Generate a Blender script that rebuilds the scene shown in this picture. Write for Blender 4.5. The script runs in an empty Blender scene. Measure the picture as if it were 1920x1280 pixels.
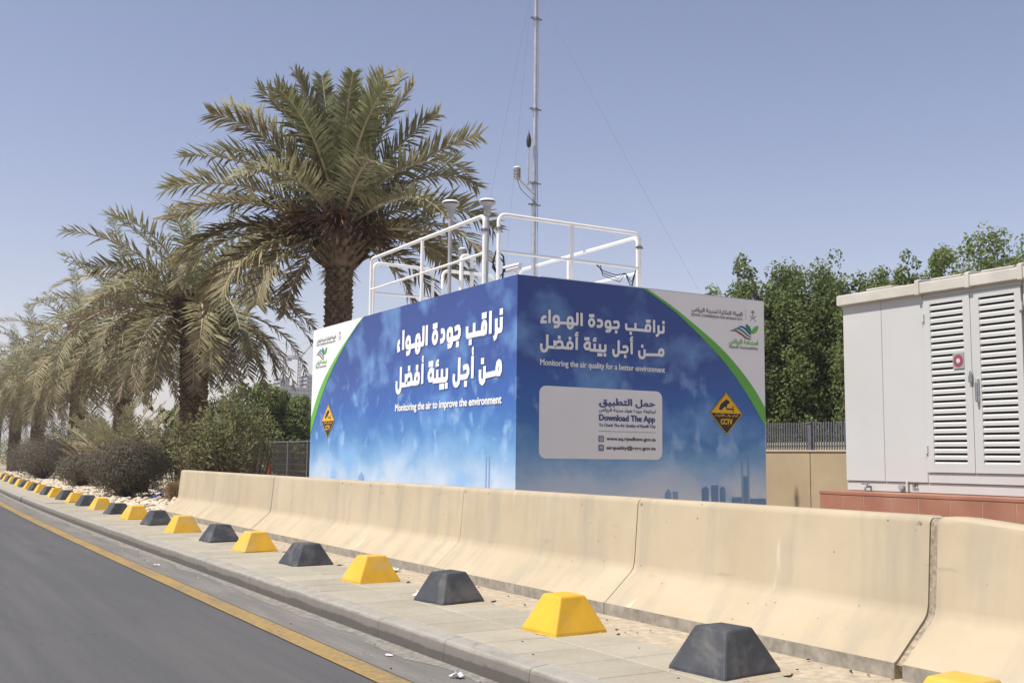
import bpy, math, random
import numpy as np
from mathutils import Vector, Matrix
from math import radians, sin, cos, pi

# ------------------------------------------------------------------ camera, sky, sun, exposure
scene = bpy.context.scene
COL = scene.collection
YAW, PITCH, ROLL, FPX = radians(30.4556), radians(6.2096), radians(0.6416), 2009.73
CAM_Z = 1.25
_F = Vector((sin(YAW) * cos(PITCH), cos(YAW) * cos(PITCH), sin(PITCH)))
_R = Vector((cos(YAW), -sin(YAW), 0.0))
_U = _R.cross(_F)
_r = _R * cos(ROLL) + _U * sin(ROLL)
_u = _U * cos(ROLL) - _R * sin(ROLL)
cam_data = bpy.data.cameras.new('camera')
cam_data.sensor_fit = 'HORIZONTAL'
cam_data.sensor_width = 36.0
cam_data.lens = 36.0 * FPX / 1920.0
cam_data.clip_start = 0.05
cam_data.clip_end = 12000.0
cam = bpy.data.objects.new('camera', cam_data)
COL.objects.link(cam)
cam.matrix_world = Matrix(((_r.x, _u.x, -_F.x, 0.0), (_r.y, _u.y, -_F.y, 0.0), (_r.z, _u.z, -_F.z, CAM_Z), (0, 0, 0, 1)))
scene.camera = cam

SUN_EL = radians(60.0)
SUN_DIR = Vector((-cos(SUN_EL) * cos(radians(4)), cos(SUN_EL) * sin(radians(4)), sin(SUN_EL)))   # towards the sun
world = bpy.data.worlds.new('World')
scene.world = world
world.use_nodes = True
wn = world.node_tree
bg = wn.nodes['Background']
sky = wn.nodes.new('ShaderNodeTexSky')
sky.sky_type = 'NISHITA'
sky.sun_disc = False
sky.sun_elevation = SUN_EL
sky.sun_rotation = math.atan2(SUN_DIR.x, SUN_DIR.y)
sky.altitude = 0.0
sky.air_density = 1.0
sky.dust_density = 0.4
sky.ozone_density = 0.0
wb = wn.nodes.new('ShaderNodeMix')          # camera white balance, the same in every direction
wb.data_type = 'RGBA'
wb.blend_type = 'MULTIPLY'
wb.inputs['Factor'].default_value = 1.0
wb.inputs['B'].default_value = (1.32, 1.075, 1.08, 1.0)
wn.links.new(sky.outputs[0], wb.inputs['A'])
wn.links.new(wb.outputs['Result'], bg.inputs[0])
bg.inputs[1].default_value = 0.095
sun_data = bpy.data.lights.new('sun', 'SUN')
sun_data.energy = 4.6
sun_data.angle = radians(0.55)
sun_data.color = (1.0, 0.955, 0.885)
sun = bpy.data.objects.new('sun', sun_data)
COL.objects.link(sun)
sun.rotation_euler = SUN_DIR.to_track_quat('Z', 'Y').to_euler()
scene.view_settings.view_transform = 'Standard'
scene.view_settings.look = 'None'
scene.view_settings.gamma = 1.0
scene.view_settings.use_curve_mapping = False
scene.view_settings.exposure = 0.39
scene.cycles.max_bounces = 6
scene.cycles.transparent_max_bounces = 8

# ------------------------------------------------------------------ helpers
def link(o):
    COL.objects.link(o)
    return o

def tag(o, label=None, category=None, group=None, kind=None):
    if label: o['label'] = label
    if category: o['category'] = category
    if group: o['group'] = group
    if kind: o['kind'] = kind
    return o

def thing(name, label, category, loc=(0, 0, 0), rz=0.0, group=None):
    o = link(bpy.data.objects.new(name, None))
    o.empty_display_size = 0.2
    o.location = loc
    o.rotation_euler = (0, 0, rz)
    return tag(o, label, category, group)

def copy_tree(o, parent=None):
    c = link(o.copy())
    c.parent = parent
    for ch in o.children:
        copy_tree(ch, c)
    return c

class MB:
    def __init__(self):
        self.v, self.f, self.m, self.s = [], [], [], []
    def add(self, verts, faces, m=0, smooth=False):
        n = len(self.v)
        self.v += [tuple(p) for p in verts]
        self.f += [tuple(i + n for i in f) for f in faces]
        self.m += [m] * len(faces)
        self.s += [smooth] * len(faces)
    def box(self, x0, y0, z0, x1, y1, z1, m=0):
        self.add([(x0, y0, z0), (x1, y0, z0), (x1, y1, z0), (x0, y1, z0), (x0, y0, z1), (x1, y0, z1), (x1, y1, z1), (x0, y1, z1)],
                 [(0, 3, 2, 1), (4, 5, 6, 7), (0, 1, 5, 4), (1, 2, 6, 5), (2, 3, 7, 6), (3, 0, 4, 7)], m)
    def tube(self, pts, r, n=8, m=0, caps=True):
        pts = [Vector(p) for p in pts]
        rs = r if isinstance(r, (list, tuple)) else [r] * len(pts)
        ring0, prev = [], None
        for i, p in enumerate(pts):
            t = (pts[min(i + 1, len(pts) - 1)] - pts[max(i - 1, 0)]).normalized()
            if prev is None:
                a = Vector((0, 0, 1)) if abs(t.z) < 0.9 else Vector((1, 0, 0))
                prev = a.cross(t).normalized()
            prev = (prev - t * prev.dot(t)).normalized()
            b = t.cross(prev)
            ring0.append([p + (prev * cos(2 * pi * k / n) + b * sin(2 * pi * k / n)) * rs[i] for k in range(n)])
        vs = [q for ring in ring0 for q in ring]
        fs = []
        for i in range(len(pts) - 1):
            for k in range(n):
                k2 = (k + 1) % n
                fs.append((i * n + k, i * n + k2, (i + 1) * n + k2, (i + 1) * n + k))
        self.add(vs, fs, m, True)
        if caps:
            e = (len(pts) - 1) * n
            self.add(ring0[0], [tuple(range(n - 1, -1, -1))], m)
            self.add(ring0[-1], [tuple(range(n))], m)
    def lathe(self, prof, c=(0, 0, 0), n=16, m=0, smooth=True):
        vs, fs = [], []
        for (r, z) in prof:
            for k in range(n):
                a = 2 * pi * k / n
                vs.append((c[0] + r * cos(a), c[1] + r * sin(a), c[2] + z))
        for i in range(len(prof) - 1):
            for k in range(n):
                k2 = (k + 1) % n
                fs.append((i * n + k, i * n + k2, (i + 1) * n + k2, (i + 1) * n + k))
        self.add(vs, fs, m, smooth)
        self.add(vs[:n], [tuple(range(n - 1, -1, -1))], m)
        self.add(vs[-n:], [tuple(range(n))], m)
    def prism(self, poly, a, b, m=0, smooth=False):
        """poly of 3D points (first face), swept by the vector b-a"""
        d = Vector(b) - Vector(a)
        n = len(poly)
        P = [Vector(p) for p in poly]
        self.add(P + [p + d for p in P], [tuple(range(n - 1, -1, -1)), tuple(range(n, 2 * n))] +
                 [(i, (i + 1) % n, n + (i + 1) % n, n + i) for i in range(n)], m, smooth)
    def mesh(self, name):
        me = bpy.data.meshes.new(name)
        me.from_pydata(self.v, [], self.f)
        me.polygons.foreach_set('material_index', self.m)
        me.polygons.foreach_set('use_smooth', self.s)
        me.update()
        return me
    def build(self, name, mats, parent=None, loc=None, bevel=0.0, kind=None):
        me = self.mesh(name)
        for mm in (mats if isinstance(mats, (list, tuple)) else [mats]):
            me.materials.append(mm)
        o = link(bpy.data.objects.new(name, me))
        o.parent = parent
        if loc is not None: o.location = loc
        if bevel:
            md = o.modifiers.new('bevel', 'BEVEL')
            md.width = bevel
            md.segments = 2
            md.limit_method = 'ANGLE'
            md.angle_limit = radians(32)
        if kind: o['kind'] = kind
        return o

# ------------------------------------------------------------------ materials
class NT:
    def __init__(self, name):
        self.mat = bpy.data.materials.new(name)
        self.mat.use_nodes = True
        self.t = self.mat.node_tree
        self.b = self.t.nodes['Principled BSDF']
        self.out = self.t.nodes['Material Output']
        self.tc = self.t.nodes.new('ShaderNodeTexCoord')
        self.geo = self.t.nodes.new('ShaderNodeNewGeometry')
    def n(self, ty, **kw):
        nd = self.t.nodes.new(ty)
        for k, v in kw.items(): setattr(nd, k, v)
        return nd
    def l(self, a, b): self.t.links.new(a, b)
    def mapping(self, scale=(1, 1, 1), loc=(0, 0, 0), src='world'):
        mp = self.n('ShaderNodeMapping')
        mp.inputs['Scale'].default_value = scale
        mp.inputs['Location'].default_value = loc
        self.l(self.geo.outputs['Position'] if src == 'world' else self.tc.outputs['Object'], mp.inputs['Vector'])
        return mp.outputs[0]
    def noise(self, vec, scale, detail=4, rough=0.55, dist=0.0):
        nd = self.n('ShaderNodeTexNoise')
        nd.inputs['Scale'].default_value = scale
        nd.inputs['Detail'].default_value = detail
        nd.inputs['Roughness'].default_value = rough
        nd.inputs['Distortion'].default_value = dist
        self.l(vec, nd.inputs['Vector'])
        return nd.outputs['Fac']
    def ramp(self, fac, stops, interp='LINEAR'):
        nd = self.n('ShaderNodeValToRGB')
        cr = nd.color_ramp
        cr.interpolation = interp
        while len(cr.elements) < len(stops): cr.elements.new(0.5)
        for e, (p, c) in zip(cr.elements, stops):
            e.position = p
            e.color = c if len(c) == 4 else (*c, 1.0)
        self.l(fac, nd.inputs['Fac'])
        return nd.outputs['Color']
    def grey(self, fac, p0, p1, a=0.0, b=1.0): return self.ramp(fac, [(p0, (a, a, a)), (p1, (b, b, b))])
    def mix(self, fac, a, b, mode='MIX'):
        nd = self.n('ShaderNodeMix', data_type='RGBA', blend_type=mode)
        for sock, val in ((nd.inputs['Factor'], fac), (nd.inputs['A'], a), (nd.inputs['B'], b)):
            if hasattr(val, 'is_output') or hasattr(val, 'links') and not isinstance(val, (tuple, float)):
                self.l(val, sock)
            elif isinstance(val, (int, float)):
                sock.default_value = val
            else:
                sock.default_value = (*val, 1.0) if len(val) == 3 else val
        return nd.outputs['Result']
    def math(self, op, a, b=0.0):
        nd = self.n('ShaderNodeMath', operation=op)
        for sock, val in zip(nd.inputs, (a, b)):
            if isinstance(val, (int, float)): sock.default_value = val
            else: self.l(val, sock)
        return nd.outputs[0]
    def bump(self, height, strength=0.2, dist=0.01):
        nd = self.n('ShaderNodeBump')
        nd.inputs['Strength'].default_value = strength
        nd.inputs['Distance'].default_value = dist
        self.l(height, nd.inputs['Height'])
        self.l(nd.outputs[0], self.b.inputs['Normal'])
    def done(self, color, rough=0.8, metal=0.0, spec=0.3):
        if isinstance(color, tuple): self.b.inputs['Base Color'].default_value = (*color, 1.0)
        else: self.l(color, self.b.inputs['Base Color'])
        if isinstance(rough, (int, float)): self.b.inputs['Roughness'].default_value = rough
        else: self.l(rough, self.b.inputs['Roughness'])
        self.b.inputs['Metallic'].default_value = metal
        self.b.inputs['Specular IOR Level'].default_value = spec
        return self.mat

def paint(name, c, rough=0.6, var=0.12, scale=6.0, metal=0.0, spec=0.35, bump=0.0, dirt=None, dirt_amt=0.4):
    t = NT(name)
    v = t.mapping()
    f = t.noise(v, scale, 5)
    lo = tuple(x * (1 - var) for x in c)
    hi = tuple(min(1, x * (1 + var)) for x in c)
    col = t.ramp(f, [(0.3, lo), (0.7, hi)])
    if dirt:
        d = t.grey(t.noise(v, scale * 0.45, 6, 0.65, 0.6), 0.5, 0.72)
        col = t.mix(t.math('MULTIPLY', d, dirt_amt), col, dirt)
    if bump: t.bump(t.noise(v, scale * 9, 4), bump, 0.004)
    return t.done(col, rough, metal, spec)

def leafmat(name, c1, c2, c3, trans=0.25, rough=0.6):
    """foliage: colour varies per leaf clump (world noise) and per object"""
    t = NT(name)
    oi = t.n('ShaderNodeObjectInfo')
    v = t.mapping()
    f = t.noise(v, 3.2, 5, 0.7)
    col = t.ramp(f, [(0.32, c1), (0.52, c2), (0.72, c3)])
    hs = t.n('ShaderNodeHueSaturation')
    t.l(col, hs.inputs['Color'])
    t.l(t.math('MULTIPLY_ADD', oi.outputs['Random'], 0.35), hs.inputs['Value'])
    hs.inputs['Value'].links[0].from_node.inputs[2].default_value = 0.82
    t.done(hs.outputs[0], rough, 0, 0.25)
    tr = t.n('ShaderNodeBsdfTranslucent')
    t.l(hs.outputs[0], tr.inputs['Color'])
    ms = t.n('ShaderNodeMixShader')
    ms.inputs[0].default_value = trans
    t.l(t.b.outputs[0], ms.inputs[1]); t.l(tr.outputs[0], ms.inputs[2])
    t.l(ms.outputs[0], t.out.inputs['Surface'])
    return t.mat

M = {}
# asphalt
t = NT('asphalt'); v = t.mapping()
f1 = t.noise(v, 0.35, 5, 0.6); f2 = t.noise(v, 60, 3, 0.7); f3 = t.noise(t.mapping((5, 0.22, 1)), 1.0, 4, 0.6)
c = t.ramp(f1, [(0.3, (0.061, 0.062, 0.066)), (0.7, (0.082, 0.083, 0.087))])
c = t.mix(0.6, c, t.ramp(f2, [(0.28, (0.03, 0.03, 0.032)), (0.72, (0.132, 0.129, 0.127))]))
f5 = t.noise(v, 190, 2, 0.6)
c = t.mix(0.3, c, t.ramp(f5, [(0.35, (0.03, 0.03, 0.032)), (0.68, (0.16, 0.156, 0.15))]))
c = t.mix(t.math('MULTIPLY', t.grey(f3, 0.42, 0.72), 0.5), c, (0.125, 0.117, 0.107))
f6 = t.noise(t.mapping((1.4, 0.35, 1), (3, 9, 0)), 0.9, 5, 0.65, 0.5)
c = t.mix(t.math('MULTIPLY', t.grey(f6, 0.58, 0.72), 0.35), c, (0.048, 0.047, 0.05))
crk = t.n('ShaderNodeTexVoronoi', feature='DISTANCE_TO_EDGE'); crk.inputs['Scale'].default_value = 0.42
wob = t.n('ShaderNodeVectorMath', operation='ADD'); nz = t.n('ShaderNodeTexNoise'); nz.inputs['Scale'].default_value = 1.7; nz.inputs['Detail'].default_value = 5
t.l(v, nz.inputs['Vector']); t.l(v, wob.inputs[0]); t.l(nz.outputs['Color'], wob.inputs[1]); t.l(wob.outputs[0], crk.inputs['Vector'])
ck = t.math('MULTIPLY', t.grey(crk.outputs['Distance'], 0.0, 0.006, 1, 0), t.grey(f1, 0.5, 0.62))
c = t.mix(t.math('MULTIPLY', ck, 0.55), c, (0.03, 0.029, 0.03))
t.bump(f2, 0.35, 0.006)
M['asphalt'] = t.done(c, 0.82, 0, 0.35)
# dusty gutter strip: sand thinning over asphalt
t = NT('gutter'); v = t.mapping()
f1 = t.noise(t.mapping((3.0, 0.35, 1)), 1.6, 6, 0.65); f2 = t.noise(v, 55, 3, 0.7)
c = t.ramp(f1, [(0.3, (0.125, 0.119, 0.11)), (0.5, (0.175, 0.163, 0.147)), (0.72, (0.265, 0.24, 0.205))])
c = t.mix(0.35, c, t.ramp(f2, [(0.3, (0.09, 0.086, 0.08)), (0.7, (0.26, 0.24, 0.215))]))
t.bump(f2, 0.3, 0.006)
M['gutter'] = t.done(c, 0.92, 0, 0.2)
# worn yellow line
t = NT('yellow_line'); v = t.mapping()
w = t.noise(v, 24, 6, 0.75); w2 = t.noise(t.mapping((2, 0.5, 1)), 2.2, 4)
c = t.mix(t.math('MULTIPLY', t.grey(t.math('ADD', w, t.math('MULTIPLY', w2, 0.55)), 0.70, 0.92), 0.75), (0.335, 0.225, 0.08), (0.16, 0.14, 0.108))
t.bump(w, 0.25, 0.004)
M['yellow_line'] = t.done(c, 0.85, 0, 0.2)
# kerb stone: pale worn top, dark scuffed lower face (tyre rubber)
t = NT('kerb_concrete'); v = t.mapping()
sx = t.n('ShaderNodeSeparateXYZ'); t.l(t.geo.outputs['Position'], sx.inputs[0])
f1 = t.noise(v, 9, 6, 0.65); f2 = t.noise(t.mapping((1, 0.4, 1)), 3.0, 5, 0.6)
c = t.ramp(f1, [(0.25, (0.265, 0.244, 0.208)), (0.75, (0.355, 0.33, 0.284))])
hgt = t.math('ADD', sx.outputs['Z'], t.math('MULTIPLY', t.math('SUBTRACT', f2, 0.5), 0.035))
f4 = t.noise(t.mapping((1, 0.6, 3.0)), 6.0, 6, 0.7, 0.4)
hgt = t.math('ADD', hgt, t.math('MULTIPLY', t.math('SUBTRACT', f4, 0.5), 0.05))
c = t.mix(t.ramp(hgt, [(0.060, (0.85, 0.85, 0.85)), (0.072, (0.5, 0.5, 0.5)), (0.118, (0.4, 0.4, 0.4)), (0.130, (0.0, 0.0, 0.0))]), c, (0.072, 0.064, 0.057))
c = t.mix(t.math('MULTIPLY', t.grey(f4, 0.55, 0.7), 0.45), c, (0.15, 0.135, 0.118))
t.bump(f1, 0.15, 0.004)
M['kerb'] = t.done(c, 0.9, 0, 0.2)
# paving tiles
def tile_mat(name, seed):
    t = NT(name); v = t.mapping((1, 1, 1), (seed, 0, 0))
    oi = t.n('ShaderNodeObjectInfo')
    f1 = t.noise(v, 3.5, 6, 0.6); f2 = t.noise(v, 45, 4, 0.7); f3 = t.noise(v, 1.3, 4, 0.6)
    c = t.ramp(f1, [(0.28, (0.315, 0.285, 0.21)), (0.72, (0.40, 0.365, 0.275))])
    c = t.mix(t.math('MULTIPLY', t.grey(f3, 0.52, 0.7), 0.5), c, (0.42, 0.345, 0.24))
    c = t.mix(0.22, c, t.ramp(f2, [(0.3, (0.17, 0.155, 0.13)), (0.7, (0.42, 0.39, 0.325))]))
    hs = t.n('ShaderNodeHueSaturation'); t.l(c, hs.inputs['Color'])
    ma = t.math('MULTIPLY_ADD', oi.outputs['Random'], 0.18); ma.node.inputs[2].default_value = 0.91
    t.l(ma, hs.inputs['Value'])
    t.bump(f2, 0.2, 0.004)
    return t.done(hs.outputs[0], 0.88, 0, 0.25)
M['tile'] = tile_mat('paving_concrete', 0)
M['bed'] = paint('mortar_bed', (0.42, 0.35, 0.25), 0.95, 0.25, 14, bump=0.3, dirt=(0.22, 0.19, 0.155), dirt_amt=0.6)
M['dust'] = paint('gutter_dust', (0.225, 0.208, 0.178), 0.95, 0.35, 18, bump=0.3, dirt=(0.17, 0.158, 0.14), dirt_amt=0.8)
# sand
t = NT('sand'); v = t.mapping()
f1 = t.noise(v, 0.8, 6, 0.6); f2 = t.noise(v, 26, 5, 0.7)
c = t.ramp(f1, [(0.3, (0.33, 0.265, 0.185)), (0.7, (0.44, 0.365, 0.265))])
c = t.mix(0.35, c, t.ramp(f2, [(0.3, (0.24, 0.19, 0.135)), (0.7, (0.5, 0.42, 0.31))]))
t.bump(f2, 0.5, 0.01)
M['sand'] = t.done(c, 0.95, 0, 0.15)
# painted concrete barrier
def barrier_mat():
    t = NT('barrier_paint'); v = t.mapping()
    oi = t.n('ShaderNodeObjectInfo')
    f1 = t.noise(v, 1.4, 6, 0.6); f2 = t.noise(v, 34, 4, 0.7)
    c = t.ramp(f1, [(0.3, (0.40, 0.33, 0.222)), (0.72, (0.475, 0.398, 0.277))])
    # grey weathering patches and run marks
    st = t.noise(t.mapping((1, 2.2, 0.28)), 1.9, 5, 0.62)
    c = t.mix(t.math('MULTIPLY', t.grey(st, 0.47, 0.7), 0.55), c, (0.30, 0.27, 0.218))
    sc2 = t.noise(t.mapping((1, 0.9, 5.5), (0, 1.9, 0.7)), 2.2, 4, 0.6, 0.3)
    c = t.mix(t.math('MULTIPLY', t.grey(sc2, 0.66, 0.71), 0.35), c, (0.26, 0.225, 0.175))
    # white limewash smears
    sm = t.noise(t.mapping((1, 3.0, 0.62), (0, 3.7, 1.2)), 1.25, 3, 0.5)
    c = t.mix(t.math('MULTIPLY', t.grey(sm, 0.675, 0.735), 0.6), c, (0.68, 0.62, 0.53))
    # pits
    vo = t.n('ShaderNodeTexVoronoi'); vo.inputs['Scale'].default_value = 9.0; t.l(v, vo.inputs['Vector'])
    pit = t.math('MULTIPLY', t.grey(vo.outputs['Distance'], 0.045, 0.08, 1, 0), t.grey(t.noise(v, 1.1, 2), 0.46, 0.53))
    c = t.mix(t.math('MULTIPLY', pit, 0.75), c, (0.13, 0.11, 0.09))
    hs = t.n('ShaderNodeHueSaturation'); t.l(c, hs.inputs['Color'])
    ma = t.math('MULTIPLY_ADD', oi.outputs['Random'], 0.08); ma.node.inputs[2].default_value = 0.96
    t.l(ma, hs.inputs['Value'])
    h = t.math('ADD', t.math('MULTIPLY', f2, 0.4), t.math('MULTIPLY', t.math('SUBTRACT', 1.0, pit), 0.7))
    t.bump(h, 0.28, 0.006)
    return t.done(hs.outputs[0], 0.86, 0, 0.25)
M['barrier'] = barrier_mat()
M['barrier_toe'] = paint('bare_concrete', (0.29, 0.262, 0.213), 0.92, 0.25, 16, bump=0.4, dirt=(0.14, 0.125, 0.105), dirt_amt=0.6)
M['chip'] = paint('broken_concrete', (0.30, 0.25, 0.18), 0.95, 0.4, 40, bump=0.6)
M['block_yellow'] = paint('yellow_block_paint', (0.66, 0.375, 0.03), 0.62, 0.08, 7, bump=0.12, dirt=(0.50, 0.38, 0.19), dirt_amt=0.75)
M['block_dark'] = paint('charcoal_block_paint', (0.05, 0.053, 0.06), 0.7, 0.16, 8, bump=0.12, dirt=(0.17, 0.16, 0.145), dirt_amt=0.7)
# printed sky graphic: flat print on vinyl
t = NT('sky_print')
sx = t.n('ShaderNodeSeparateXYZ'); t.l(t.geo.outputs['Position'], sx.inputs[0])
wv = t.mapping((1, 1, 1.3))
big = t.noise(wv, 0.9, 6, 0.6, 0.4)
h = t.math('ADD', sx.outputs['Z'], t.math('MULTIPLY', t.math('SUBTRACT', big, 0.5), 0.9))
c = t.ramp(t.math('DIVIDE', h, 3.4), [(0.23, (0.62, 0.68, 0.74)), (0.305, (0.44, 0.57, 0.72)), (0.375, (0.2, 0.39, 0.63)), (0.455, (0.075, 0.22, 0.49)), (0.56, (0.042, 0.135, 0.42)), (0.74, (0.04, 0.085, 0.295)), (1.0, (0.036, 0.068, 0.24))])
cl = t.noise(t.mapping((1.5, 1.5, 1.7), (2.3, 5.1, 0.4)), 1.1, 4, 0.5, 0.15)
band = t.ramp(t.math('DIVIDE', sx.outputs['Z'], 3.4), [(0.3, (0.85, 0.85, 0.85)), (0.55, (0.62, 0.62, 0.62)), (0.8, (0.5, 0.5, 0.5))])
c = t.mix(t.math('MULTIPLY', t.grey(cl, 0.52, 0.72), band), c, (0.22, 0.44, 0.75))
cl2 = t.noise(t.mapping((1.2, 1.2, 1.0), (7.7, 1.3, 2.9)), 3.4, 3, 0.5, 0.1)
puff = t.math('MULTIPLY', t.grey(cl2, 0.57, 0.68), t.ramp(t.math('DIVIDE', sx.outputs['Z'], 3.4), [(0.25, (0.2, 0.2, 0.2)), (0.42, (0.6, 0.6, 0.6)), (0.62, (0.35, 0.35, 0.35)), (0.75, (0.0, 0.0, 0.0))]))
c = t.mix(puff, c, (0.36, 0.55, 0.80))
M['sky_print'] = t.done(c, 0.42, 0, 0.4)
M['print_white'] = paint('white_vinyl', (0.80, 0.80, 0.78), 0.45, 0.02, 3)
M['letter_white'] = paint('white_lettering', (0.82, 0.82, 0.80), 0.5, 0.02, 3)
M['print_green'] = paint('green_vinyl', (0.13, 0.42, 0.07), 0.45, 0.08, 1.5)
M['print_green_light'] = paint('light_green_vinyl', (0.26, 0.55, 0.14), 0.45, 0.05, 1.5)
M['print_grey'] = paint('grey_print', (0.26, 0.26, 0.26), 0.5, 0.02, 3)
M['print_dark'] = paint('dark_print', (0.045, 0.045, 0.055), 0.5, 0.02, 3)
M['print_navy'] = paint('navy_print', (0.07, 0.095, 0.26), 0.5, 0.02, 3)
M['print_tower'] = paint('blue_skyline_print', (0.16, 0.27, 0.44), 0.45, 0.1, 4)
M['print_tower_pale'] = paint('pale_skyline_print', (0.24, 0.37, 0.56), 0.45, 0.1, 4)
M['sign_yellow'] = paint('sign_yellow', (0.80, 0.44, 0.012), 0.4, 0.04, 4)
M['sign_black'] = paint('sign_black', (0.03, 0.028, 0.026), 0.45, 0.05, 4)
M['red_print'] = paint('red_print', (0.27, 0.065, 0.085), 0.5, 0.05, 4)
M['teal_print'] = paint('teal_print', (0.03, 0.24, 0.12), 0.5, 0.05, 4)
M['blue_print'] = paint('blue_print', (0.03, 0.1, 0.34), 0.5, 0.05, 4)
M['shell'] = paint('station_wall_white', (0.72, 0.72, 0.70), 0.5, 0.05, 2, dirt=(0.55, 0.5, 0.42), dirt_amt=0.3)
M['rail'] = paint('white_tube_paint', (0.78, 0.77, 0.74), 0.42, 0.04, 5, dirt=(0.6, 0.55, 0.47), dirt_amt=0.3)
M['galv'] = paint('galvanised_steel', (0.50, 0.51, 0.53), 0.42, 0.15, 12, metal=0.7)
M['grey_metal'] = paint('grey_metal', (0.22, 0.225, 0.235), 0.5, 0.15, 10, metal=0.3)
M['grey_plastic'] = paint('grey_plastic', (0.31, 0.31, 0.32), 0.5, 0.08, 10)
M['white_plastic'] = paint('white_plastic', (0.76, 0.75, 0.73), 0.45, 0.04, 10)
M['dark_plastic'] = paint('dark_plastic', (0.035, 0.035, 0.04), 0.5, 0.1, 10)
M['glass_dark'] = paint('dark_lens', (0.01, 0.01, 0.012), 0.08, 0.0, 10, spec=0.6)
M['cable'] = paint('black_cable', (0.03, 0.03, 0.032), 0.6, 0.1, 10)
M['guy'] = paint('guy_wire', (0.30, 0.32, 0.36), 0.5, 0.1, 10, metal=0.5)
# utility cabinet
M['cab'] = paint('cabinet_paint', (0.50, 0.505, 0.485), 0.5, 0.035, 1.2, bump=0.03, dirt=(0.43, 0.405, 0.355), dirt_amt=0.4)
M['cab_roof'] = paint('cabinet_roof_coating', (0.50, 0.475, 0.415), 0.75, 0.1, 4, bump=0.15, dirt=(0.38, 0.33, 0.26), dirt_amt=0.5)
M['cab_dark'] = paint('louvre_shade', (0.03, 0.028, 0.03), 0.8, 0.1, 6)  # near-black: the shade in the slits is put into the colour
M['red_tile'] = paint('red_sandstone_tile', (0.31, 0.14, 0.088), 0.8, 0.14, 3.5, bump=0.12, dirt=(0.36, 0.22, 0.16), dirt_amt=0.5)
M['red_grout'] = paint('tile_grout', (0.38, 0.25, 0.19), 0.9, 0.1, 8)
M['beige_wall'] = paint('beige_boundary_wall', (0.40, 0.315, 0.2), 0.88, 0.1, 1.6, bump=0.15, dirt=(0.30, 0.255, 0.185), dirt_amt=0.6)
M['beige_cap'] = paint('beige_coping', (0.46, 0.385, 0.27), 0.88, 0.08, 4)
M['fence'] = paint('grey_fence_paint', (0.13, 0.133, 0.145), 0.55, 0.12, 6)
M['fence_mesh'] = paint('brown_grey_wire', (0.10, 0.092, 0.085), 0.6, 0.12, 6)
M['red_post'] = paint('red_post_paint', (0.28, 0.05, 0.03), 0.6, 0.1, 6)
M['stone'] = paint('limestone_cobble', (0.58, 0.495, 0.37), 0.9, 0.28, 2.6, bump=0.3)
M['far_concrete'] = paint('distant_concrete', (0.36, 0.36, 0.37), 0.9, 0.1, 0.05)  # lightened so the colour carries part of the distance haze
M['far_dark'] = paint('distant_glass', (0.2, 0.21, 0.23), 0.5, 0.1, 0.05)
M['crane'] = paint('crane_steel', (0.30, 0.27, 0.24), 0.6, 0.1, 0.3)  # steel colour paled to stand in for haze
M['far_white'] = paint('distant_white_render', (0.62, 0.62, 0.6), 0.85, 0.05, 0.2)
M['paper'] = paint('crumpled_paper_white', (0.78, 0.78, 0.78), 0.7, 0.05, 30)
M['blue_bag'] = paint('blue_plastic_bag', (0.05, 0.17, 0.42), 0.4, 0.1, 12)
M['debris'] = paint('dark_debris', (0.06, 0.045, 0.035), 0.9, 0.3, 40)
M['dry_leaf'] = paint('dry_leaf', (0.30, 0.14, 0.05), 0.85, 0.2, 30)
# plants
M['trunk'] = paint('palm_trunk_bark', (0.105, 0.075, 0.052), 0.95, 0.45, 9, bump=0.6)
M['boot'] = paint('palm_leaf_bases', (0.155, 0.108, 0.072), 0.95, 0.5, 7, bump=0.5)
M['rachis'] = paint('palm_leaf_stalk', (0.40, 0.33, 0.21), 0.7, 0.2, 4)
M['frond'] = leafmat('palm_leaf_green', (0.185, 0.18, 0.098), (0.275, 0.262, 0.148), (0.42, 0.39, 0.24), 0.3)
M['frond_heart'] = leafmat('palm_heart_leaf', (0.155, 0.17, 0.082), (0.225, 0.235, 0.12), (0.34, 0.33, 0.18), 0.3)
M['frond_old'] = leafmat('palm_leaf_olive', (0.195, 0.172, 0.09), (0.285, 0.25, 0.135), (0.43, 0.375, 0.215), 0.25)
M['frond_dry'] = leafmat('palm_leaf_dry', (0.18, 0.142, 0.092), (0.265, 0.212, 0.14), (0.40, 0.33, 0.22), 0.2)
M['fruit'] = leafmat('date_stalks', (0.10, 0.055, 0.035), (0.17, 0.10, 0.065), (0.25, 0.16, 0.10), 0.05)
M['tree_leaf'] = leafmat('conocarpus_leaf', (0.115, 0.152, 0.05), (0.185, 0.235, 0.08), (0.27, 0.32, 0.125), 0.42, 0.5)
M['hedge_leaf'] = leafmat('hedge_leaf', (0.125, 0.155, 0.055), (0.19, 0.23, 0.085), (0.26, 0.30, 0.12), 0.4, 0.5)
M['shrub_leaf'] = leafmat('shrub_leaf', (0.17, 0.175, 0.08), (0.25, 0.25, 0.12), (0.35, 0.34, 0.175), 0.45)
M['grey_leaf'] = leafmat('dusty_bush_leaf', (0.13, 0.115, 0.083), (0.19, 0.168, 0.124), (0.26, 0.23, 0.172), 0.2, 0.8)
M['grey_leaf_olive'] = leafmat('olive_bush_leaf', (0.11, 0.10, 0.058), (0.16, 0.145, 0.085), (0.215, 0.19, 0.115), 0.15, 0.8)
M['twig'] = paint('brown_twig', (0.115, 0.085, 0.06), 0.95, 0.3, 12)
M['straw'] = leafmat('dry_straw', (0.26, 0.19, 0.10), (0.36, 0.27, 0.15), (0.45, 0.35, 0.21), 0.2)
M['tree_trunk'] = paint('tree_bark', (0.12, 0.095, 0.07), 0.95, 0.3, 10, bump=0.4)

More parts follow.
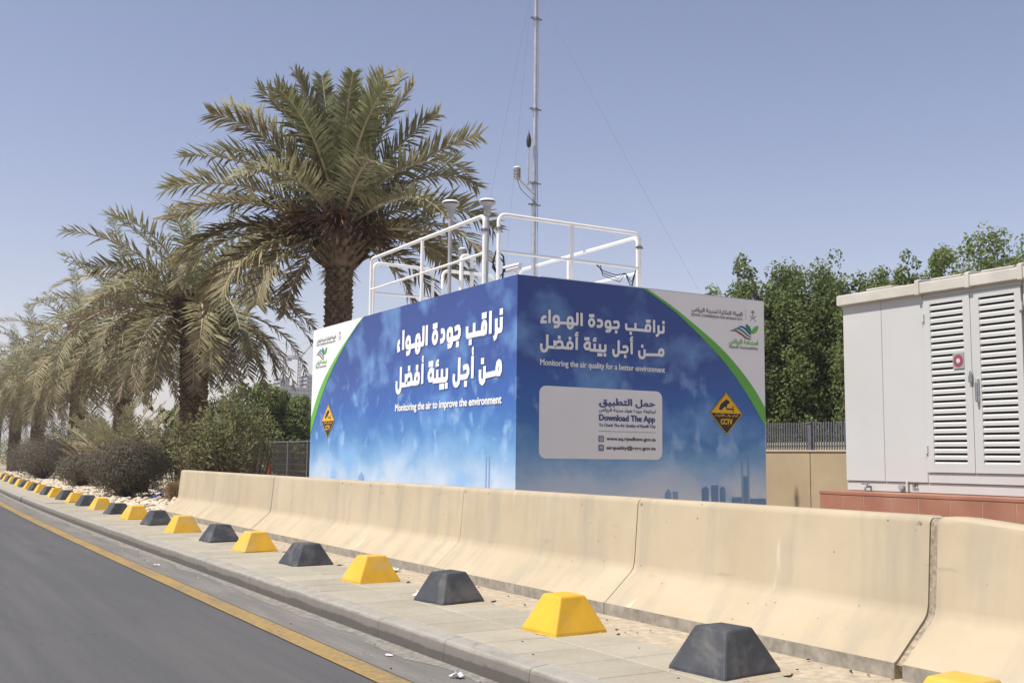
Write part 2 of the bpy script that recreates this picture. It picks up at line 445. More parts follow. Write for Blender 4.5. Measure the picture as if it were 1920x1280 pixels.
# ------------------------------------------------------------------ the setting
def cx(y):
    """the road eases to the right far away"""
    return 0.0007 * (y - 15) ** 2 if y > 15 else 0.0

def strip(name, x0, x1, z, y0, y1, mat, step=1.5, kind='structure', parent=None):
    mb = MB(); n = max(1, int((y1 - y0) / step)); vs = []; fs = []
    for i in range(n + 1):
        y = y0 + (y1 - y0) * i / n
        vs += [(x0 + cx(y), y, z), (x1 + cx(y), y, z)]
        if i: fs.append((2 * i - 2, 2 * i - 1, 2 * i + 1, 2 * i))
    mb.add(vs, fs)
    return mb.build(name, mat, parent, kind=kind)

mb = MB(); mb.add([(-3500, -3500, -0.03), (3500, -3500, -0.03), (3500, 3500, -0.03), (-3500, 3500, -0.03)], [(0, 1, 2, 3)])
mb.build('ground', M['sand'], kind='structure')
strip('road', -9.5, 3.08, 0.0, -14, 110, M['asphalt'])
strip('gutter', 2.66, 3.068, 0.004, -14, 110, M['gutter'])
strip('edge_line', 2.475, 2.645, 0.008, -14, 110, M['yellow_line'])
rd = random.Random(3); mb = MB(); vs = []; fs = []
for i in range(260):
    y = -6 + i * .33; vs += [(2.95 + cx(y) + rd.uniform(-.05, .05), y, .0062), (3.068 + cx(y), y, .0085)]
    if i: fs.append((2 * i - 2, 2 * i - 1, 2 * i + 1, 2 * i))
mb.add(vs, fs); mb.build('gutter_dust', M['dust'], kind='structure')
strip('verge', 3.20, 80, 0.128, -14, 240, M['sand'], 6)
pave = strip('pavement', 3.19, 4.75, 0.139, -14, 110, M['bed'])
strip('far_paving', 3.20, 4.10, 0.148, 26.02, 110, M['tile'], parent=pave, kind=None)

# kerb stones
kerb = MB()
prof = [(3.064, -0.05), (3.066, 0.03), (3.068, 0.070), (3.071, 0.116), (3.078, 0.132), (3.093, 0.141), (3.193, 0.1525), (3.193, -0.05)]
def kerb_piece(mb, ya, yb, yoff=0.0):
    n = len(prof); vs = []
    for y in (ya, yb):
        vs += [(x + cx(y + yoff), y, z) for x, z in prof]
    fs = [(i, i + 1, n + i + 1, n + i) for i in range(n - 1)]
    mb.add(vs, fs, 0, False)
    mb.add(vs, [tuple(range(n)), tuple(range(2 * n - 1, n - 1, -1))])
kb = MB()
for k in range(40):
    kerb_piece(kb, 30 + 2 * k, 32 + 2 * k)
kerb_root = kb.build('kerb', M['kerb'], kind='structure')
kp = MB(); kerb_piece(kp, 0.0018, 0.9982)
kme = kp.mesh('kerb_stone'); kme.materials.append(M['kerb'])
for k in range(-2, 30):
    o = link(bpy.data.objects.new('kerb_stone', kme)); o.parent = kerb_root
    o.location = (cx(k + 0.5), k, random.Random(k).uniform(-0.0006, 0.0006))
    o.rotation_euler = (0, 0, -0.0014 * max(0, k + 0.5 - 15))

# paving tiles
def tile_mesh(w, l, h, bev=0.006):
    mb = MB()
    x, y = w / 2, l / 2
    mb.add([(-x, -y, 0), (x, -y, 0), (x, y, 0), (-x, y, 0), (-x, -y, h - bev), (x, -y, h - bev), (x, y, h - bev), (-x, y, h - bev),
            (-x + bev, -y + bev, h), (x - bev, -y + bev, h), (x - bev, y - bev, h), (-x + bev, y - bev, h)],
           [(0, 1, 5, 4), (1, 2, 6, 5), (2, 3, 7, 6), (3, 0, 4, 7), (4, 5, 9, 8), (5, 6, 10, 9), (6, 7, 11, 10), (7, 4, 8, 11), (8, 9, 10, 11)])
    return mb.mesh('paving_tile')
tme = tile_mesh(0.443, 0.3905, 0.045); tme.materials.append(M['tile'])
rnd = random.Random(5)
for r in range(66):
    y = 0.02 + r * 0.394
    for c in (3.425, 3.876):
        o = link(bpy.data.objects.new('paving_tile', tme)); o.parent = pave
        o.location = (c + cx(y) + rnd.uniform(-.002, .002), y, 0.106 + rnd.uniform(-0.002, 0.002))
        o.rotation_euler = (rnd.uniform(-.006, .006), rnd.uniform(-.006, .006), rnd.uniform(-.004, .004) - 0.0014 * max(0, y - 15))

# ------------------------------------------------------------------ concrete barrier
half = [(4.60, 0.10), (4.60, 0.222), (4.615, 0.236), (4.83, 0.425), (4.853, 0.455), (4.866, 0.50), (4.90, 0.925), (4.906, 0.947), (4.918, 0.960), (4.932, 0.965)]
XC = 4.985
bprof = half + [(2 * XC - x, z) for x, z in reversed(half)]
def barrier(ya, yb, taper, label, seed, dx=0.0):
    """ya nearer, yb farther; taper: list of (fraction from far end, top factor)"""
    root = thing('concrete_barrier', label, 'barrier', (XC + dx, yb, 0.14), 0, 'painted concrete barrier segments beside the kerb blocks')
    mb = MB(); rr = random.Random(seed)
    L = yb - ya
    secs = taper or [(0.0, 1.0), (0.012, 1.0), (0.25, 1), (0.5, 1), (0.75, 1), (0.988, 1.0), (1.0, 1.0)]
    n = len(bprof); vs = []
    for i, (t, k) in enumerate(secs):
        ins = 0.012 if t in (0.0, 1.0) else 0.0
        for (x, z) in bprof:
            zz = z - 0.14
            if z > 0.5: zz = 0.36 + (z - 0.5) * k
            xo = (x - XC)
            if ins and z > 0.23: xo *= (1 - ins / max(abs(xo), 0.05) * 0.8); zz -= ins * (z > .93) * .8
            wob = 0.0035 * (rr.random() - .5) if 0 < t < 1 else 0
            vs.append((xo + wob, -L * t, zz))
    for i in range(len(secs) - 1):
        for j in range(n - 1):
            a, b = i * n + j, i * n + j + 1
            mb.add([vs[a], vs[b], vs[b + n], vs[a + n]], [(0, 1, 2, 3)], 1 if j in (0, n - 2) else 0, True)
    mb.add(vs[:n], [tuple(range(n))], 0); mb.add(vs[-n:], [tuple(range(n - 1, -1, -1))], 0)
    o = mb.build('barrier_body', [M['barrier'], M['barrier_toe']], root)
    # weld sections so shading is smooth along the length
    w = o.modifiers.new('weld', 'WELD'); w.merge_threshold = 0.0002
    es = o.modifiers.new('split', 'EDGE_SPLIT'); es.split_angle = radians(26)
    # chipped corners at both top ends
    for e in range(2):
        ch = MB(); yy = -rr.choice([0.05, L - 0.06, L * rr.uniform(.1, .9)]); s = rr.uniform(.010, .022)
        k = 1.0
        if taper:
            tt = -yy / L
            for (t0, k0), (t1, k1) in zip(secs, secs[1:]):
                if t0 <= tt <= t1: k = k0 + (k1 - k0) * (tt - t0) / (t1 - t0)
        zc = 0.36 + (0.943 - 0.5) * k
        ring = [(-0.0795 - rr.uniform(0, .004), yy + s * cos(a) * rr.uniform(.6, 1.5), zc - .018 + s * .75 * sin(a) * rr.uniform(.5, 1.1)) for a in [q * pi / 4.5 for q in range(9)]]
        ring = [(x - 0.0045 + .08 * (zc - z) * -1.0, y, z) for x, y, z in ring]
        cen = (-0.086 - .08 * 0, yy, zc - 0.02)
        ch.add(ring + [cen], [(i, (i + 1) % 9, 9) for i in range(9)])
        ch.build('chip', M['chip'], root)
    return root
joints = [20.45, 18.0, 15.0, 12.03, 9.23, 6.47, 3.865]
blabel = ['short end segment of beige concrete barrier beside the gravel bed',
          'sixth beige barrier segment from the sloping one, next to the short end segment',
          'fifth beige barrier segment from the sloping one, below the long panel',
          'fourth beige barrier segment from the sloping one, below the corner of the printed box',
          'beige barrier segment below the white download card',
          'nearest full beige barrier segment with a white smear, beside the wide gap']
for i in range(6):
    barrier(joints[i + 1] + (0.026 if i == 5 else 0.0028), joints[i] - 0.0028, None, blabel[i], i + 3, dx=random.Random(i).uniform(-.003, .003))
barrier(0.95, joints[6] - 0.026, [(0.0, 1.0), (0.008, 1.0), (0.03, 1.004), (0.06, 1.0), (0.12, 0.97), (0.3, 0.885), (0.6, 0.74), (1.0, 0.5)],
        'near barrier segment whose top slopes down towards the right edge', 31)
mb = MB()
jp = [(4.66, 0.14)] + [(x + 0.018, z - 0.012) for x, z in half[1:]]
jp = jp + [(2 * XC - x, z) for x, z in reversed(jp)]
mb.prism([(x, joints[6] - 0.024, z) for x, z in jp], (0, 0, 0), (0, 0.048, 0))
o = mb.build('joint_filler', M['chip']); tag(o, 'grey mortar filling the wide gap between the two nearest barrier segments', 'mortar joint')

# ------------------------------------------------------------------ kerb blocks
def block_mesh(bx, by, tx, ty, h, name):
    mb = MB()
    def ring(x, y, z, f=0.0): return [(-x, -y, z), (x, -y, z), (x, y, z), (-x, y, z)]
    a = ring(bx / 2 + .004, by / 2 + .004, -0.01); b = ring(bx / 2, by / 2, 0.018); c = ring(tx / 2, ty / 2, h)
    mb.add(a + b + c, [(0, 1, 5, 4), (1, 2, 6, 5), (2, 3, 7, 6), (3, 0, 4, 7), (4, 5, 9, 8), (5, 6, 10, 9), (6, 7, 11, 10), (7, 4, 8, 11), (8, 9, 10, 11)])
    return mb.mesh(name)
ymesh = block_mesh(.40, .39, .19, .215, .228, 'kerb_block'); ymesh.materials.append(M['block_yellow'])
dmesh = block_mesh(.405, .41, .195, .22, .222, 'kerb_block'); dmesh.materials.append(M['block_dark'])
lmesh = block_mesh(.42, .40, .20, .30, .20, 'kerb_block'); lmesh.materials.append(M['block_dark'])
corner_y = [2.78, 4.27, 5.741, 7.357, 8.852, 10.499, 12.19, 13.765, 15.599, 17.354, 19.011, 20.762, 22.419, 24.2, 25.9, 27.6, 29.3, 31.0, 32.75, 34.5, 36.3, 38.1, 39.9, 41.7, 43.5, 45.4, 47.2, 49.0, 50.9]
ordw = ['nearest', 'second', 'third', 'fourth', 'fifth', 'sixth', 'seventh', 'eighth', 'ninth', 'tenth', 'eleventh', 'twelfth', 'thirteenth', 'fourteenth', 'fifteenth']
for i, y in enumerate(corner_y):
    yellow = i % 2 == 0
    me = (ymesh if yellow else (lmesh if i == 11 else dmesh)).copy()
    rj = random.Random(i + 50)
    for vv in me.vertices:
        k9 = .004 if vv.co.z < .1 else .007
        vv.co.x += rj.uniform(-k9, k9); vv.co.y += rj.uniform(-k9, k9); vv.co.z += rj.uniform(-.004, .004) if vv.co.z > .1 else 0
    o = link(bpy.data.objects.new('kerb_block', me))
    rr = random.Random(i * 7 + 1)
    yc = y + 0.165
    o.location = (3.865 + cx(yc) + rr.uniform(-.025, .02) + (0.08 if i == 1 else 0.045 if i == 0 else 0), yc, 0.15)
    o.rotation_euler = (rr.uniform(-.012, .012), rr.uniform(-.012, .012), .085 + rr.uniform(-.05, .05))
    o.scale = (rr.uniform(.97, 1.03) * (1.1 if i == 1 else 1), rr.uniform(.96, 1.04), rr.uniform(.97, 1.03))
    md = o.modifiers.new('bevel', 'BEVEL'); md.width = 0.012; md.segments = 2; md.limit_method = 'ANGLE'
    if i < 14:
        sd = MB(); pts = []
        for q in range(18):
            a9 = 2 * pi * q / 18; r9 = rj.uniform(.8, 1.15)
            pts.append((.29 * cos(a9) * r9, .27 * sin(a9) * r9, 0))
        sd.add([(0, 0, .0035)] + pts, [(0, q + 1, (q + 1) % 18 + 1) for q in range(18)])
        so = sd.build('sand_drift', M['sand'], pave, (o.location.x + .085, yc - .035, .1515))
    k = ordw[i // 2]
    cname = 'yellow' if yellow else 'charcoal'
    if i == 0: lab = 'nearest yellow concrete block, cut off by the bottom edge of the photo'
    elif i == 11: lab = 'sixth charcoal kerb block from the right, flatter with a longer top'
    else: lab = '%s painted concrete kerb block, %s %s one from the right' % (cname, k, cname)
    tag(o, lab, 'kerb block', 'yellow and charcoal blocks along the kerb')

# ------------------------------------------------------------------ printing on the station panels
XS, YS, ZT, YL, XR = 6.0, 10.098, 3.279, 16.57, 9.672
def toL(u, v, off): return (XS - off, -u, v)
def toR(u, v, off): return (u, YS - off, v)
def ribbon(mb, pts, w, P, off, m=0, taper=None):
    pts = [Vector(p) for p in pts]; closed = (pts[0] - pts[-1]).length < 1e-4
    n = len(pts); Ls, Rs = [], []
    for i in range(n):
        if closed and i in (0, n - 1): d0 = (pts[-1] - pts[-2]).normalized(); d1 = (pts[1] - pts[0]).normalized()
        else:
            d1 = (pts[min(i + 1, n - 1)] - pts[min(i, n - 2)]).normalized(); d0 = (pts[max(i, 1)] - pts[max(i - 1, 0)]).normalized()
        t = (d0 + d1)
        t = t.normalized() if t.length > 1e-5 else d1
        nn = Vector((-t.y, t.x)); k = 1.0 / max(0.6, nn.dot(Vector((-d1.y, d1.x))))
        ww = w if taper is None else w * taper(i / (n - 1))
        Ls.append(pts[i] + nn * ww * .5 * k); Rs.append(pts[i] - nn * ww * .5 * k)
    vs = [P(p.x, p.y, off) for p in Ls] + [P(p.x, p.y, off) for p in Rs]
    mb.add(vs, [(i, i + 1, n + i + 1, n + i) for i in range(n - 1)], m)
def flat(mb, pts, P, off, m=0): mb.add([P(u, v, off) for u, v in pts], [tuple(range(len(pts)))], m)
GLYPH = {"R":{"hamza":[[[6.378,2.83],[6.347,2.828],[6.328,2.814],[6.323,2.797],[6.334,2.782]],[[6.298,2.766],[6.384,2.775]]],"alif3":[[[6.419,2.914],[6.42,2.762]]],"lhw":[[[6.542,2.776],[6.542,2.821],[6.533,2.842],[6.508,2.848],[6.483,2.836],[6.474,2.814],[6.475,2.792],[6.489,2.777],[6.542,2.776]],[[6.541,2.776],[6.541,2.747],[6.526,2.731],[6.476,2.728]],[[6.542,2.774],[6.655,2.78]],[[6.666,2.78],[6.666,2.821],[6.677,2.841],[6.697,2.848],[6.72,2.842],[6.729,2.821],[6.729,2.778]],[[6.666,2.78],[6.667,2.747],[6.678,2.731],[6.698,2.726],[6.718,2.734],[6.729,2.752],[6.729,2.778]],[[6.632,2.778],[6.795,2.778]],[[6.797,2.912],[6.797,2.79],[6.792,2.778],[6.735,2.773]]],"alif2":[[[6.854,2.912],[6.855,2.761]]],"ta":[[[7.029,2.813],[7.024,2.793],[7.011,2.777],[6.994,2.771],[6.976,2.775],[6.964,2.788],[6.959,2.808],[6.963,2.828],[6.976,2.843],[6.994,2.85],[7.011,2.846],[7.024,2.832],[7.029,2.813]],[[6.976,2.89]],[[7.012,2.892]]],"dal":[[[7.064,2.772],[7.114,2.775],[7.137,2.791],[7.137,2.825],[7.126,2.841],[7.108,2.845],[7.073,2.843]]],"jw":[[[7.256,2.77],[7.256,2.817],[7.25,2.838],[7.223,2.844],[7.2,2.834],[7.192,2.812],[7.194,2.785],[7.209,2.769],[7.256,2.77]],[[7.256,2.77],[7.256,2.746],[7.241,2.729],[7.191,2.726]],[[7.256,2.77],[7.34,2.775],[7.364,2.78],[7.375,2.798],[7.375,2.828],[7.364,2.844],[7.34,2.846],[7.301,2.836]],[[7.343,2.729]]],"qb":[[[7.486,2.838],[7.486,2.782],[7.496,2.771],[7.621,2.774]],[[7.622,2.853],[7.621,2.774]],[[7.621,2.774],[7.76,2.774],[7.81,2.771]],[[7.81,2.77],[7.834,2.776],[7.84,2.797],[7.84,2.822],[7.828,2.838],[7.807,2.842],[7.785,2.833],[7.777,2.812],[7.777,2.772]],[[7.552,2.727]],[[7.793,2.887]],[[7.827,2.888]]],"alif1":[[[7.897,2.909],[7.897,2.758]]],"nr":[[[8.042,2.854],[8.042,2.781],[8.032,2.77],[7.966,2.766]],[[7.966,2.851],[7.966,2.75],[7.956,2.732],[7.925,2.72]],[[8.041,2.889]]],"fdl":[[[6.392,2.633],[6.392,2.478],[6.384,2.459],[6.367,2.446],[6.348,2.442],[6.326,2.451],[6.315,2.469],[6.312,2.492],[6.314,2.527]],[[6.392,2.492],[6.5,2.493]],[[6.488,2.573],[6.491,2.496]],[[6.491,2.494],[6.567,2.493],[6.589,2.502],[6.595,2.524],[6.589,2.552],[6.572,2.565],[6.544,2.564],[6.516,2.552],[6.5,2.522],[6.494,2.496]],[[6.595,2.498],[6.691,2.494]],[[6.695,2.492],[6.722,2.501],[6.73,2.525],[6.725,2.553],[6.696,2.566],[6.671,2.552],[6.664,2.528],[6.665,2.495]],[[6.55,2.611]],[[6.696,2.608]]],"ah2":[[[6.787,2.631],[6.786,2.483]],[[6.812,2.68],[6.789,2.679],[6.775,2.666],[6.778,2.655]],[[6.761,2.648],[6.812,2.651]]],"by":[[[6.966,2.585],[6.966,2.497]],[[6.966,2.578],[6.925,2.573],[6.899,2.548],[6.899,2.524],[6.914,2.505],[6.96,2.506]],[[7.037,2.571],[7.037,2.494]],[[7.111,2.571],[7.112,2.493]],[[7.187,2.571],[7.187,2.505],[7.176,2.493],[6.966,2.494]],[[7.061,2.633],[7.038,2.632],[7.024,2.621],[7.026,2.609]],[[7.009,2.602],[7.062,2.605]],[[6.913,2.618]],[[6.948,2.62]],[[7.092,2.446]],[[7.127,2.447]],[[7.181,2.449]]],"jl":[[[7.378,2.632],[7.376,2.485],[7.37,2.463],[7.352,2.449],[7.331,2.446],[7.313,2.454],[7.301,2.476],[7.3,2.497],[7.303,2.524]],[[7.376,2.495],[7.466,2.495],[7.49,2.501],[7.504,2.519],[7.504,2.544],[7.493,2.561],[7.472,2.564],[7.433,2.554]],[[7.471,2.447]]],"ah1":[[[7.563,2.629],[7.564,2.479]],[[7.588,2.682],[7.566,2.68],[7.554,2.668],[7.56,2.656]],[[7.539,2.643],[7.588,2.648]]],"mn":[[[7.756,2.55],[7.756,2.478],[7.747,2.455],[7.719,2.443],[7.691,2.452],[7.679,2.471],[7.676,2.493],[7.678,2.53]],[[7.756,2.485],[7.971,2.495]],[[7.974,2.493],[7.974,2.525],[7.987,2.554],[8.009,2.563],[8.028,2.556],[8.037,2.534],[8.035,2.506],[8.018,2.49],[7.974,2.493]],[[7.721,2.584]]]},"L":{"hamza":[[[-13.18,2.796],[-13.212,2.792],[-13.231,2.768],[-13.237,2.738],[-13.225,2.712]],[[-13.262,2.684],[-13.174,2.699]]],"alif3":[[[-13.071,2.943],[-13.071,2.677]]],"lhw":[[[-12.862,2.701],[-12.862,2.78],[-12.876,2.817],[-12.916,2.827],[-12.955,2.806],[-12.97,2.768],[-12.968,2.729],[-12.946,2.703],[-12.862,2.701]],[[-12.863,2.701],[-12.863,2.65],[-12.887,2.622],[-12.966,2.617]],[[-12.862,2.698],[-12.682,2.708]],[[-12.665,2.708],[-12.665,2.78],[-12.647,2.815],[-12.615,2.827],[-12.579,2.817],[-12.564,2.78],[-12.564,2.705]],[[-12.665,2.708],[-12.663,2.65],[-12.646,2.622],[-12.614,2.613],[-12.582,2.627],[-12.564,2.659],[-12.564,2.705]],[[-12.719,2.705],[-12.46,2.705]],[[-12.456,2.939],[-12.456,2.726],[-12.464,2.705],[-12.555,2.696]]],"alif2":[[[-12.358,2.939],[-12.358,2.675]]],"ta":[[[-12.058,2.766],[-12.066,2.731],[-12.087,2.703],[-12.115,2.692],[-12.145,2.699],[-12.165,2.722],[-12.174,2.757],[-12.167,2.792],[-12.145,2.818],[-12.115,2.831],[-12.087,2.824],[-12.066,2.799],[-12.058,2.766]],[[-12.145,2.901]],[[-12.086,2.904]]],"dal":[[[-11.964,2.694],[-11.894,2.699],[-11.862,2.727],[-11.862,2.787],[-11.877,2.815],[-11.902,2.822],[-11.951,2.818]]],"jw":[[[-11.65,2.691],[-11.65,2.773],[-11.66,2.81],[-11.706,2.82],[-11.745,2.803],[-11.759,2.764],[-11.755,2.717],[-11.73,2.689],[-11.65,2.691]],[[-11.65,2.691],[-11.65,2.648],[-11.675,2.619],[-11.76,2.613]],[[-11.65,2.691],[-11.506,2.699],[-11.465,2.708],[-11.446,2.74],[-11.446,2.792],[-11.465,2.82],[-11.506,2.824],[-11.573,2.806]],[[-11.501,2.619]]],"qb":[[[-11.256,2.81],[-11.256,2.712],[-11.243,2.692],[-11.08,2.698]],[[-11.079,2.836],[-11.08,2.698]],[[-11.08,2.698],[-10.898,2.698],[-10.833,2.692]],[[-10.833,2.691],[-10.801,2.701],[-10.794,2.738],[-10.794,2.782],[-10.809,2.81],[-10.837,2.817],[-10.865,2.801],[-10.876,2.764],[-10.876,2.694]],[[-11.17,2.615]],[[-10.855,2.896]],[[-10.811,2.897]]],"alif1":[[[-10.684,2.934],[-10.684,2.669]]],"nr":[[[-10.438,2.838],[-10.438,2.71],[-10.452,2.691],[-10.55,2.684]],[[-10.55,2.832],[-10.55,2.655],[-10.565,2.624],[-10.61,2.603]],[[-10.439,2.899]]],"fdl":[[[-13.129,2.453],[-13.129,2.179],[-13.142,2.146],[-13.17,2.123],[-13.202,2.116],[-13.239,2.131],[-13.257,2.163],[-13.262,2.204],[-13.259,2.266]],[[-13.129,2.204],[-12.948,2.206]],[[-12.968,2.347],[-12.963,2.211]],[[-12.963,2.207],[-12.835,2.206],[-12.799,2.222],[-12.789,2.261],[-12.799,2.31],[-12.827,2.333],[-12.874,2.331],[-12.921,2.31],[-12.948,2.257],[-12.958,2.211]],[[-12.789,2.215],[-12.628,2.207]],[[-12.621,2.204],[-12.576,2.22],[-12.562,2.262],[-12.571,2.312],[-12.619,2.335],[-12.661,2.31],[-12.673,2.268],[-12.671,2.209]],[[-12.864,2.414]],[[-12.619,2.409]]],"ah2":[[[-12.456,2.45],[-12.457,2.188]],[[-12.436,2.536],[-12.454,2.535],[-12.466,2.512],[-12.464,2.492]],[[-12.478,2.48],[-12.436,2.485]]],"by":[[[-12.156,2.368],[-12.156,2.213]],[[-12.156,2.356],[-12.229,2.347],[-12.274,2.303],[-12.274,2.261],[-12.248,2.227],[-12.167,2.229]],[[-12.031,2.344],[-12.031,2.207]],[[-11.9,2.344],[-11.898,2.206]],[[-11.766,2.344],[-11.766,2.227],[-11.785,2.206],[-12.156,2.207]],[[-11.988,2.453],[-12.029,2.452],[-12.054,2.432],[-12.05,2.411]],[[-12.08,2.398],[-11.986,2.404]],[[-12.25,2.427]],[[-12.188,2.43]],[[-11.933,2.123]],[[-11.872,2.124]],[[-11.776,2.128]]],"jl":[[[-11.439,2.452],[-11.443,2.192],[-11.454,2.153],[-11.486,2.128],[-11.524,2.123],[-11.556,2.137],[-11.578,2.176],[-11.58,2.213],[-11.574,2.261]],[[-11.443,2.209],[-11.281,2.209],[-11.238,2.22],[-11.212,2.252],[-11.212,2.296],[-11.232,2.326],[-11.27,2.331],[-11.34,2.314]],[[-11.272,2.124]]],"ah1":[[[-11.103,2.446],[-11.103,2.181]],[[-11.084,2.54],[-11.101,2.536],[-11.11,2.515],[-11.106,2.494]],[[-11.122,2.471],[-11.084,2.48]]],"mn":[[[-10.813,2.307],[-10.813,2.179],[-10.825,2.139],[-10.862,2.117],[-10.9,2.133],[-10.916,2.167],[-10.92,2.206],[-10.917,2.271]],[[-10.813,2.192],[-10.527,2.209]],[[-10.523,2.206],[-10.523,2.262],[-10.506,2.314],[-10.477,2.33],[-10.451,2.317],[-10.44,2.278],[-10.442,2.229],[-10.465,2.2],[-10.523,2.206]],[[-10.86,2.367]]]}}
def arabic_headline(which, P, w, keys, parent, name):
    k = 0
    for g in keys:
        mb = MB()
        for pl in GLYPH[which][g]:
            off = 0.006 + 0.0004 * (k % 9); k += 1
            if len(pl) == 1:
                (u, v), s = pl[0], w * .56
                flat(mb, [(u - s, v - s), (u + s, v - s), (u + s, v + s), (u - s, v + s)], P, off)
            else:
                thin = g in ('ah1', 'ah2') and pl[0][1] > max(q[1] for q in GLYPH[which][g][0]) + .01 or (g == 'by' and pl in GLYPH[which][g][5:7])
                ribbon(mb, pl, w * (.6 if thin else 1.0), P, off)
        mb.build(name, M['letter_white'], parent)

AR = {'ن': (0xFEE5, 1, 1, 1), 'ر': (0xFEAD, 1), 'ا': (0xFE8D, 1), 'ق': (0xFED5, 1, 1, 1), 'ب': (0xFE8F, 1, 1, 1), 'ج': (0xFE9D, 1, 1, 1), 'و': (0xFEED, 1), 'د': (0xFEA9, 1), 'ة': (0xFE93, 1), 'ل': (0xFEDD, 1, 1, 1), 'ه': (0xFEE9, 1, 1, 1), 'ء': (0xFE80,), 'م': (0xFEE1, 1, 1, 1), 'ي': (0xFEF1, 1, 1, 1), 'ئ': (0xFE89, 1, 1, 1), 'ف': (0xFED1, 1, 1, 1), 'ض': (0xFEBD, 1, 1, 1), 'ح': (0xFEA1, 1, 1, 1), 'ت': (0xFE95, 1, 1, 1), 'ط': (0xFEC1, 1, 1, 1), 'ك': (0xFED9, 1, 1, 1), 'س': (0xFEB1, 1, 1, 1), 'ع': (0xFEC9, 1, 1, 1), 'ص': (0xFEB9, 1, 1, 1)}
def shape_ar(s):
    out = []
    for w in s.split(' '):
        r = []
        for i, c in enumerate(w):
            f = AR[c]; pj = i > 0 and len(AR[w[i - 1]]) == 4 and len(f) > 1
            nj = i < len(w) - 1 and len(f) == 4 and len(AR[w[i + 1]]) > 1
            r.append(chr(f[0] + ((3 if nj else 1) if pj else (2 if nj else 0))))
        out.append(''.join(reversed(r)))
    return ' '.join(reversed(out))
def text_polys(body):
    c = bpy.data.curves.new('lettering', 'FONT'); c.body = body; c.resolution_u = 3
    o = link(bpy.data.objects.new('lettering', c))
    dg = bpy.context.evaluated_depsgraph_get(); dg.update()
    me = bpy.data.meshes.new_from_object(o.evaluated_get(dg))
    vs = [(v.co.x, v.co.y) for v in me.vertices]; fs = [tuple(p.vertices) for p in me.polygons]
    bpy.data.objects.remove(o); bpy.data.curves.remove(c); bpy.data.meshes.remove(me)
    return vs, fs
_hv, _ = text_polys('H'); CAPH = max(v[1] for v in _hv) - min(v[1] for v in _hv)
def text(body, P, u0, u1, vb, h, mat, parent, name='lettering', bold=0.0, off=0.006, full=False):
    """u0..u1 width, baseline vb, cap height h (full: h is the whole height and vb the bottom)"""
    vs, fs = text_polys(body)
    x0, x1 = min(v[0] for v in vs), max(v[0] for v in vs); y0, y1 = min(v[1] for v in vs), max(v[1] for v in vs)
    sx = (u1 - u0 - bold) / (x1 - x0); sy = h / (y1 - y0) if full else h / CAPH
    yb = y0 if full else 0.0
    mb = MB()
    for i, (du, dv) in enumerate([(0, 0)] if not bold else [(-.5, 0), (.5, 0), (0, .35), (0, -.35)]):
        mb.add([P(u0 + bold / 2 + (x - x0) * sx + du * bold, vb + (y - yb) * sy + dv * bold, off + 0.0005 * i) for x, y in vs], fs)
    return mb.build(name, mat, parent, kind='stuff')

station = thing('monitoring_station', 'blue air monitoring shelter box with printed sky graphics behind the barrier', 'shelter', (0, 0, 0))
mb = MB(); mb.box(6.034, 10.132, 0.16, 9.64, 16.54, 3.20); mb.build('shelter_body', M['shell'], station)
mb = MB(); mb.box(5.98, 10.08, 0.10, 9.69, 16.59, 0.165); mb.build('base_slab', M['barrier_toe'], station)
mb = MB(); mb.box(6.032, 10.13, 3.204, 9.66, 16.556, 3.235); mb.build('roof', M['shell'], station)
mb = MB(); mb.box(6.0, YS, 0.17, 6.03, YL, ZT); panL = mb.build('graphic_panel', M['sky_print'], station)
panL['label'] = 'sunlit long side panel with the wide headline'
mb = MB(); mb.box(6.0305, YS, 0.17, XR, YS + .03, ZT); panR = mb.build('graphic_panel', M['sky_print'], station)
panR['label'] = 'shaded end panel with the white download card'
mb = MB(); mb.box(6.3, YS + .004, ZT + .001, XR + .004, YS + .05, ZT + .010); mb.build('panel_cap', M['white_plastic'], station)
mb = MB(); mb.box(XR + .0005, YS - .001, 0.17, XR + .004, YS + .05, ZT); mb.build('panel_edge', M['white_plastic'], station)
mb = MB(); mb.box(6.001, YL + .0005, 0.17, 6.05, YL + .006, ZT + .004); mb.build('panel_edge', M['white_plastic'], station)

# white corners and green bands
Ru = [(7.80, 3.277), (8.164, 3.107), (8.551, 2.887), (8.93, 2.652), (9.229, 2.413), (9.481, 2.165), (9.671, 1.925)]
Rl = [(7.735, 3.277), (8.164, 3.068), (8.461, 2.877), (8.854, 2.584), (9.132, 2.336), (9.42, 2.012), (9.671, 1.682)]
Lu = [(-14.50, 3.277), (-14.72, 3.190), (-14.961, 3.072), (-15.26, 2.925), (-15.574, 2.75), (-15.871, 2.565), (-16.171, 2.335), (-16.384, 2.10), (-16.569, 1.86)]
Ll = [(-14.455, 3.277), (-14.763, 3.150), (-15.06, 2.99), (-15.362, 2.805), (-15.671, 2.59), (-15.943, 2.355), (-16.195, 2.085), (-16.385, 1.84), (-16.569, 1.59)]
def smooth(pts, n=5):
    out = []
    P = [Vector(p) for p in pts]
    for i in range(len(P) - 1):
        p0, p1, p2, p3 = P[max(i - 1, 0)], P[i], P[i + 1], P[min(i + 2, len(P) - 1)]
        for k in range(n):
            t = k / n
            q = 0.5 * ((2 * p1) + (p2 - p0) * t + (2 * p0 - 5 * p1 + 4 * p2 - p3) * t * t + (3 * p1 - p0 - 3 * p2 + p3) * t ** 3)
            out.append((q.x, q.y))
    out.append(tuple(P[-1]))
    return out
